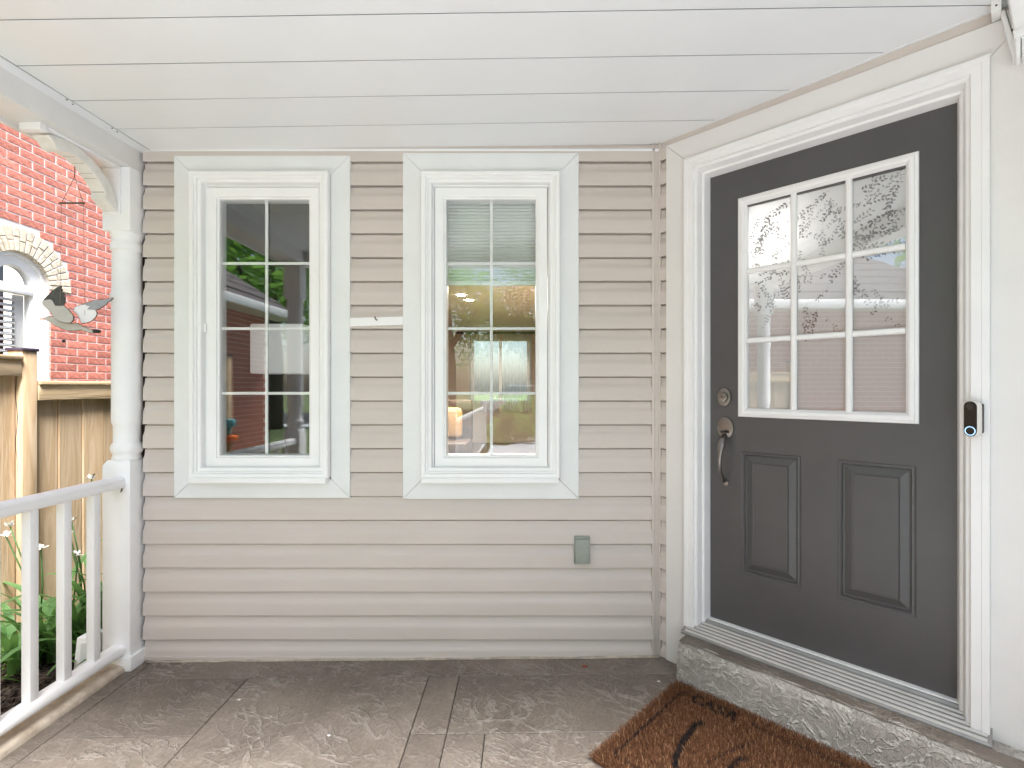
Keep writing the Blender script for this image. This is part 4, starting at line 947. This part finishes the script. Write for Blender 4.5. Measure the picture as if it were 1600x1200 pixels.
def iris(cx, cy, n, label, hmax, flowers):
    t = thing('iris_plant', label, 'plant', (cx, cy, GZ), 'iris clumps in the bed')
    for i in range(n):
        a = random.uniform(0, 6.28); L_ = random.uniform(.45, 1) * hmax; up = R(random.uniform(38, 86)); w = random.uniform(.017, .030); dr = random.uniform(.6, 2.0)
        bx, by = cx + random.gauss(0, .07), cy + random.gauss(0, .07); V = []; F = []; x, y, z, e = bx, by, GZ, up; S = 9
        for k in range(S + 1):
            f = k / S; ww = w * (1 - f ** 2.6) * (.75 + .5 * f) + .0008; sx, sy = -math.sin(a), math.cos(a); fold = ww * .35
            V += [(x - sx * ww, y - sy * ww, z + fold), (x, y, z), (x + sx * ww, y + sy * ww, z + fold)]
            st_ = L_ / S; x += math.cos(a) * math.cos(e) * st_; y += math.sin(a) * math.cos(e) * st_; z += math.sin(e) * st_; e -= dr * f * .32
            z = max(z, GZ + .03)
        for k in range(S):
            for c in (0, 1): F.append((3 * k + c, 3 * k + c + 1, 3 * k + c + 4, 3 * k + c + 3))
        mk('leaf', V, F, 'iris_leaf', t, smooth=True, origin=(bx, by, GZ))
    for (fx_, fy_, fz_) in flowers:
        V, F = tube_vf([(cx + random.gauss(0, .04), cy + random.gauss(0, .04), GZ), (cx * .5 + fx_ * .5, cy * .5 + fy_ * .5, fz_ * .55), (fx_, fy_, fz_)], [.004, .0035, .003], 6)
        s = mk('stem', V, F, 'iris_leaf', t, smooth=True)
        V = []; F = []
        for p in range(7):
            a = p * .9 + random.uniform(0, .4); e = random.uniform(-.3, 1.1); l = random.uniform(.022, .036); w = l * .36; k = len(V)
            d_ = Vector((math.cos(a) * math.cos(e), math.sin(a) * math.cos(e), math.sin(e))); s_ = Vector((-math.sin(a), math.cos(a), 0)); c0 = Vector((fx_, fy_, fz_))
            up_ = d_.cross(s_) * .15
            V += [c0, c0 + d_ * l * .45 + s_ * w, c0 + d_ * l * .85 + s_ * w * .7 + up_ * l, c0 + d_ * l + up_ * l, c0 + d_ * l * .85 - s_ * w * .7 + up_ * l, c0 + d_ * l * .45 - s_ * w]; F.append(tuple(range(k, k + 6)))
        mk('flower', V, F, 'petal', s)
iris(-2.42, 2.78, 44, 'iris clump with white flowers nearest the porch post', .80, [(-2.42, 2.62, .62), (-2.44, 2.66, .50), (-2.36, 2.72, .79), (-2.33, 2.60, .42), (-2.47, 2.72, .56)])
iris(-2.56, 2.66, 38, 'iris clump with drooping leaves nearer the lawn', .78, [(-2.62, 2.52, .54), (-2.66, 2.58, .57), (-2.52, 2.60, .45)])
iris(-2.22, 2.72, 16, 'small iris clump tucked behind the porch post', .70, [])
gb = thing('garden_block', 'small white block half hidden among the iris leaves', 'block', (-2.2, 2.52, GZ))
o = prism('block', [(-2.27, GZ), (-2.17, GZ), (-2.17, .035), (-2.245, .035)], 2.50, 2.60, 'trim_white', gb, lambda a, b, c: Vector((a, c, b)), bev=.005)
prism('face_groove', [(-2.23, GZ + .03), (-2.19, GZ + .03), (-2.19, .01), (-2.222, .01)], 2.498, 2.501, 'casing_grey', gb, lambda a, b, c: Vector((a, c, b)))

# ------------------------------------------------------------------ rooms behind the glass
rm = thing('living_room', 'tan living room seen through the window nearer the door', 'room', (-.6, 6, 0))
V = []; F = []
def rect(P, n_): 
    k = len(V); V.extend(P); F.append((k, k + 1, k + 2, k + 3))
X0, X1, Y0, Y1, ZF, ZC = -1.70, .60, 2.53, 10.0, .18, 2.45
box('room_floor', X0, X1, Y0, Y1, ZF - .05, ZF, 'room_floor', rm); box('room_ceiling', X0, X1, Y0, Y1, ZC, ZC + .05, 'room_ceiling', rm)
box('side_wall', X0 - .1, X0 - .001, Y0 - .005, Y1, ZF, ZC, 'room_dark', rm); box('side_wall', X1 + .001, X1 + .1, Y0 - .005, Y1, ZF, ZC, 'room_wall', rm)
box('blocker_wall', -1.699, -.70, 3.25, 3.30, ZF, ZC, 'room_dark', rm); box('blocker_wall', -.70, -.65, Y0 - .004, 3.30, ZF, ZC, 'room_dark', rm); box('blocker_ceiling', -1.699, -.70, Y0, 3.25, ZC - .03, ZC - .001, 'room_dark', rm)  # dark partitions added to keep the room's light out of the first window
wx0, wx1, wz0, wz1 = -1.08, .10, 1.02, 2.22
for a, b, c, e in ((X0, wx0, ZF, ZC), (wx1, X1, ZF, ZC), (wx0, wx1, ZF, wz0), (wx0, wx1, wz1, ZC)): box('back_wall', a, b, Y1 + .001, Y1 + .12, c, e, 'room_wall', rm)
for x in (wx0, (wx0 + wx1) / 2 - .03, wx1 - .06): box('window_bar', x, x + .06, Y1 + .02, Y1 + .08, wz0, wz1, 'trim_white', rm)
cu = thing('sheer_curtain', 'white sheer curtains over the far room window', 'curtain', (-.5, 9.9, 1))
for a, b in ((-1.12, -.52), (-.44, .14)):
    V = []; F = []; n = 60
    for i in range(n + 1):
        x = a + (b - a) * i / n; y = 9.92 + .025 * math.sin(i * .9); V += [(x, y, .8), (x, y, 2.35)]
    for i in range(n): F.append((2 * i, 2 * i + 2, 2 * i + 3, 2 * i + 1))
    mk('drape', V, F, 'sheer', cu, smooth=True)
tube('rod', [(-1.36, 9.88, 2.365), (.40, 9.88, 2.365)], .014, 'dark_metal', cu, 8)
for i, (x, y) in enumerate(((-.80, 6.28), (-.74, 6.65), (-.9, 4.6), (.1, 5.4))):
    dl = tag(prism('downlight', disc_poly(x, y, .045, .045, 20), ZC - .0016, ZC - .001, 'downlight', None), ['lit recessed ceiling light, left one seen through the window', 'lit recessed ceiling light, right one seen through the window', 'lit recessed ceiling light nearest the dark window', 'lit recessed ceiling light above the room sofa'][i], 'ceiling light', 'lit downlights in the room')
sf = thing('armchair', 'tan armchair standing inside behind the window', 'armchair', (-.95, 6.2, ZF))
box('seat', -1.3, -.68, 5.9, 6.5, ZF + .1, ZF + .45, 'dark_wood', sf, bev=.05); box('backrest', -1.3, -.68, 6.45, 6.62, ZF + .4, ZF + .95, 'dark_wood', sf, bev=.06); box('cushion', -1.22, -.80, 6.28, 6.44, ZF + .46, ZF + .85, 'cushion', sf, bev=.06, seg=3)
lp = thing('glow_box', 'pale glowing box added inside the dark window for a blurred white glow', 'lamp', (-1.45, 2.95, ZF))  # made-up glowing box for a blurred glow of unknown source
box('shade', -1.60, -1.29, 2.90, 3.10, 1.37, 1.66, 'glow_pale', lp, bev=.01); tube('stem', [(-1.445, 3.0, ZF), (-1.445, 3.0, 1.37)], .012, 'dark_metal', lp); prism('foot', disc_poly(-1.445, 3.0, .11, .11), ZF, ZF + .02, 'dark_metal', lp)
# hall behind the door
hl = thing('hallway', 'pale hallway behind the frosted door glass', 'room', tuple(DOOR(.6, .2, -1)))
HT = [(.05, 1.40, .18, .20, -1.9, -.10), (.05, 1.40, 2.45, 2.48, -1.9, -.10), (.03, .05, .2, 2.45, -1.9, -.10), (1.40, 1.42, .2, 2.45, -1.9, -.10), (.05, 1.40, .2, 2.45, -1.95, -1.9)]
for nm, b in zip(('hall_floor', 'hall_ceiling', 'hall_wall', 'hall_wall', 'hall_wall'), HT): box(nm, *b, 'hall_white', hl, DOOR)
hp_ = thing('hall_lamp', 'lit round hall lamp glowing through the upper left door pane', 'lamp', tuple(DOOR(.47, 1.93, -.30)))
bm = bmesh.new(); bmesh.ops.create_uvsphere(bm, u_segments=20, v_segments=12, radius=.055); me = bpy.data.meshes.new('globe'); bm.to_mesh(me); bm.free(); me.materials.append(MATS['bulb'])
place('globe', me, hp_, DOOR(.47, 1.925, -.20)); tube('cord', [DOOR(.47, 1.98, -.20), DOOR(.47, 2.45, -.20)], .004, 'dark_metal', hp_)

# ------------------------------------------------------------------ behind the camera: what the glass mirrors
gw = thing('bounce_wall', 'unseen pale wall added right of the walk to block and bounce light', 'wall', (1.65, -1, GZ))  # unseen wall added to block side light and give a neutral bounce
box('wall', 1.66, 1.80, -2.1, 1.44, GZ, 3.0, 'door_board', gw)
def leaf_mesh(n, seed, rad, mname):
    random.seed(seed); V = []; F = []
    cl = [(random.gauss(0, .42), random.gauss(0, .42), random.gauss(0, .36), random.uniform(.22, .42)) for _ in range(26)]
    for i in range(n):
        c = random.choice(cl); v = Vector((random.gauss(0, 1), random.gauss(0, 1), random.gauss(0, 1))).normalized() * c[3] * random.uniform(.5, 1.05)
        p = (Vector(c[:3]) + v) * rad; a = Vector((random.gauss(0, 1), random.gauss(0, 1), random.gauss(0, .6))).normalized(); b = a.orthogonal().normalized()
        s = random.uniform(.05, .11); k = len(V); V += [p - a * s, p + b * s * .5, p + a * s, p - b * s * .5]; F.append((k, k + 1, k + 2, k + 3))
    me = bpy.data.meshes.new('crown'); me.from_pydata([tuple(v) for v in V], [], F); me.materials.append(MATS[mname]); return me
crownA = leaf_mesh(9000, 3, 3.0, 'foliage'); crownB = leaf_mesh(9000, 4, 3.0, 'foliage2'); bushM = leaf_mesh(3500, 5, .8, 'foliage')
def tree(x, y, h, s, me, label):
    t = thing('garden_tree', label, 'tree', (x, y, GZ), 'trees mirrored in the glass')
    V, F = tube_vf([(x, y, GZ), (x + .1, y, h * .4), (x - .05, y + .1, h * .8), (x, y, h)], [.22 * s, .16 * s, .11 * s, .05], 10); mk('trunk', V, F, 'bark', t, smooth=True)
    for a in range(4):
        q = a * 1.57 + .4; V, F = tube_vf([(x, y, h * .55), (x + math.cos(q) * s * .9, y + math.sin(q) * s * .9, h * .85), (x + math.cos(q) * s * 1.5, y + math.sin(q) * s * 1.5, h * 1.05)], [.08 * s, .05 * s, .02], 7); mk('limb', V, F, 'bark', t, smooth=True)
    place('crown', me, t, (x, y, h), random.uniform(0, 6), (s, s, s * .9))
for i, a in enumerate([(-9, -13, 6.2, 1.5, crownA), (-4.6, -26, 6.5, 1.7, crownA), (.5, -29, 6.0, 1.8, crownB), (5.5, -27, 6.5, 1.7, crownA), (-14, -20, 7, 2.0, crownB), (-11, -4, 7.5, 1.9, crownA), (12, -24, 7, 2, crownB)]):
    tree(*a, ['broad green tree behind the garage roof mirrored in glass', 'green tree across the road, left of the white car', 'dark green tree straight across the road', 'green tree across the road, right of the white car', 'tall dark green tree far down the road', 'tall green tree rising over the neighbour roof', 'large dark tree at the road bend'][i])
def bush(x, y, s, label):
    t = thing('garden_shrub', label, 'shrub', (x, y, GZ), 'shrubs by the walk')
    V, F = tube_vf([(x, y, GZ), (x, y, GZ + .5 * s)], [.03, .015], 6); mk('stem', V, F, 'bark', t); place('leaves', bushM, t, (x, y, GZ + .55 * s), 0, (s, s, s * .8))
for i, a in enumerate([(-.35, -7.6, .8), (-1.9, -5.2, .9), (.1, -9.5, .9), (-2.6, -2.6, .6)]): bush(*a, ['low green shrub beyond the end of the walk railing', 'round green shrub outside the walk railing', 'green shrub at the far end of the front walk', 'small green shrub below the neighbour gutter'][i])
# a white car on the road
cr_ = thing('parked_car', 'white car parked across the road, mirrored in the window', 'car', (.2, -16.5, GZ))
YZp = lambda a, b, c: Vector((a, c, b))
prism('body', [(-1.6, .15), (2.3, .15), (2.35, .55), (2.2, .75), (1.3, .85), (-1.3, .85), (-1.8, .7), (-1.85, .3)], -17.3, -15.6, 'car_white', cr_, YZp, bev=.08, seg=3)
prism('cabin', [(-1.2, .84), (1.25, .84), (.7, 1.32), (-.75, 1.34)], -17.15, -15.75, 'car_glass', cr_, YZp, bev=.08, seg=3)
prism('cabin_top', [(-.8, 1.31), (.74, 1.29), (.6, 1.38), (-.65, 1.40)], -17.1, -15.8, 'car_white', cr_, YZp, bev=.03)
for x in (-1.05, 1.5):
    for y in (-17.3, -15.75): prism('wheel', disc_poly(x, .12, .31, .31), y, y + .2, 'tyre', cr_, YZp, bev=.03)
bf = thing('bird_feeder', 'orange and teal feeder on a wooden stake mirrored in the window', 'feeder', (-2.87, 0, GZ))
tube('stake', [(-2.87, .0, GZ), (-2.87, .0, .77)], .025, 'cushion', bf); prism('dish', disc_poly(-2.87, .0, .075, .075), .77, .82, 'orange', bf, bev=.01); prism('lid', disc_poly(-2.87, .0, .06, .06), .90, .98, 'teal', bf, bev=.02); tube('neck', [(-2.87, .0, .82), (-2.87, .0, .90)], .02, 'teal', bf)
print('objects', len(bpy.data.objects), 'verts', sum(len(m.vertices) for m in bpy.data.meshes))
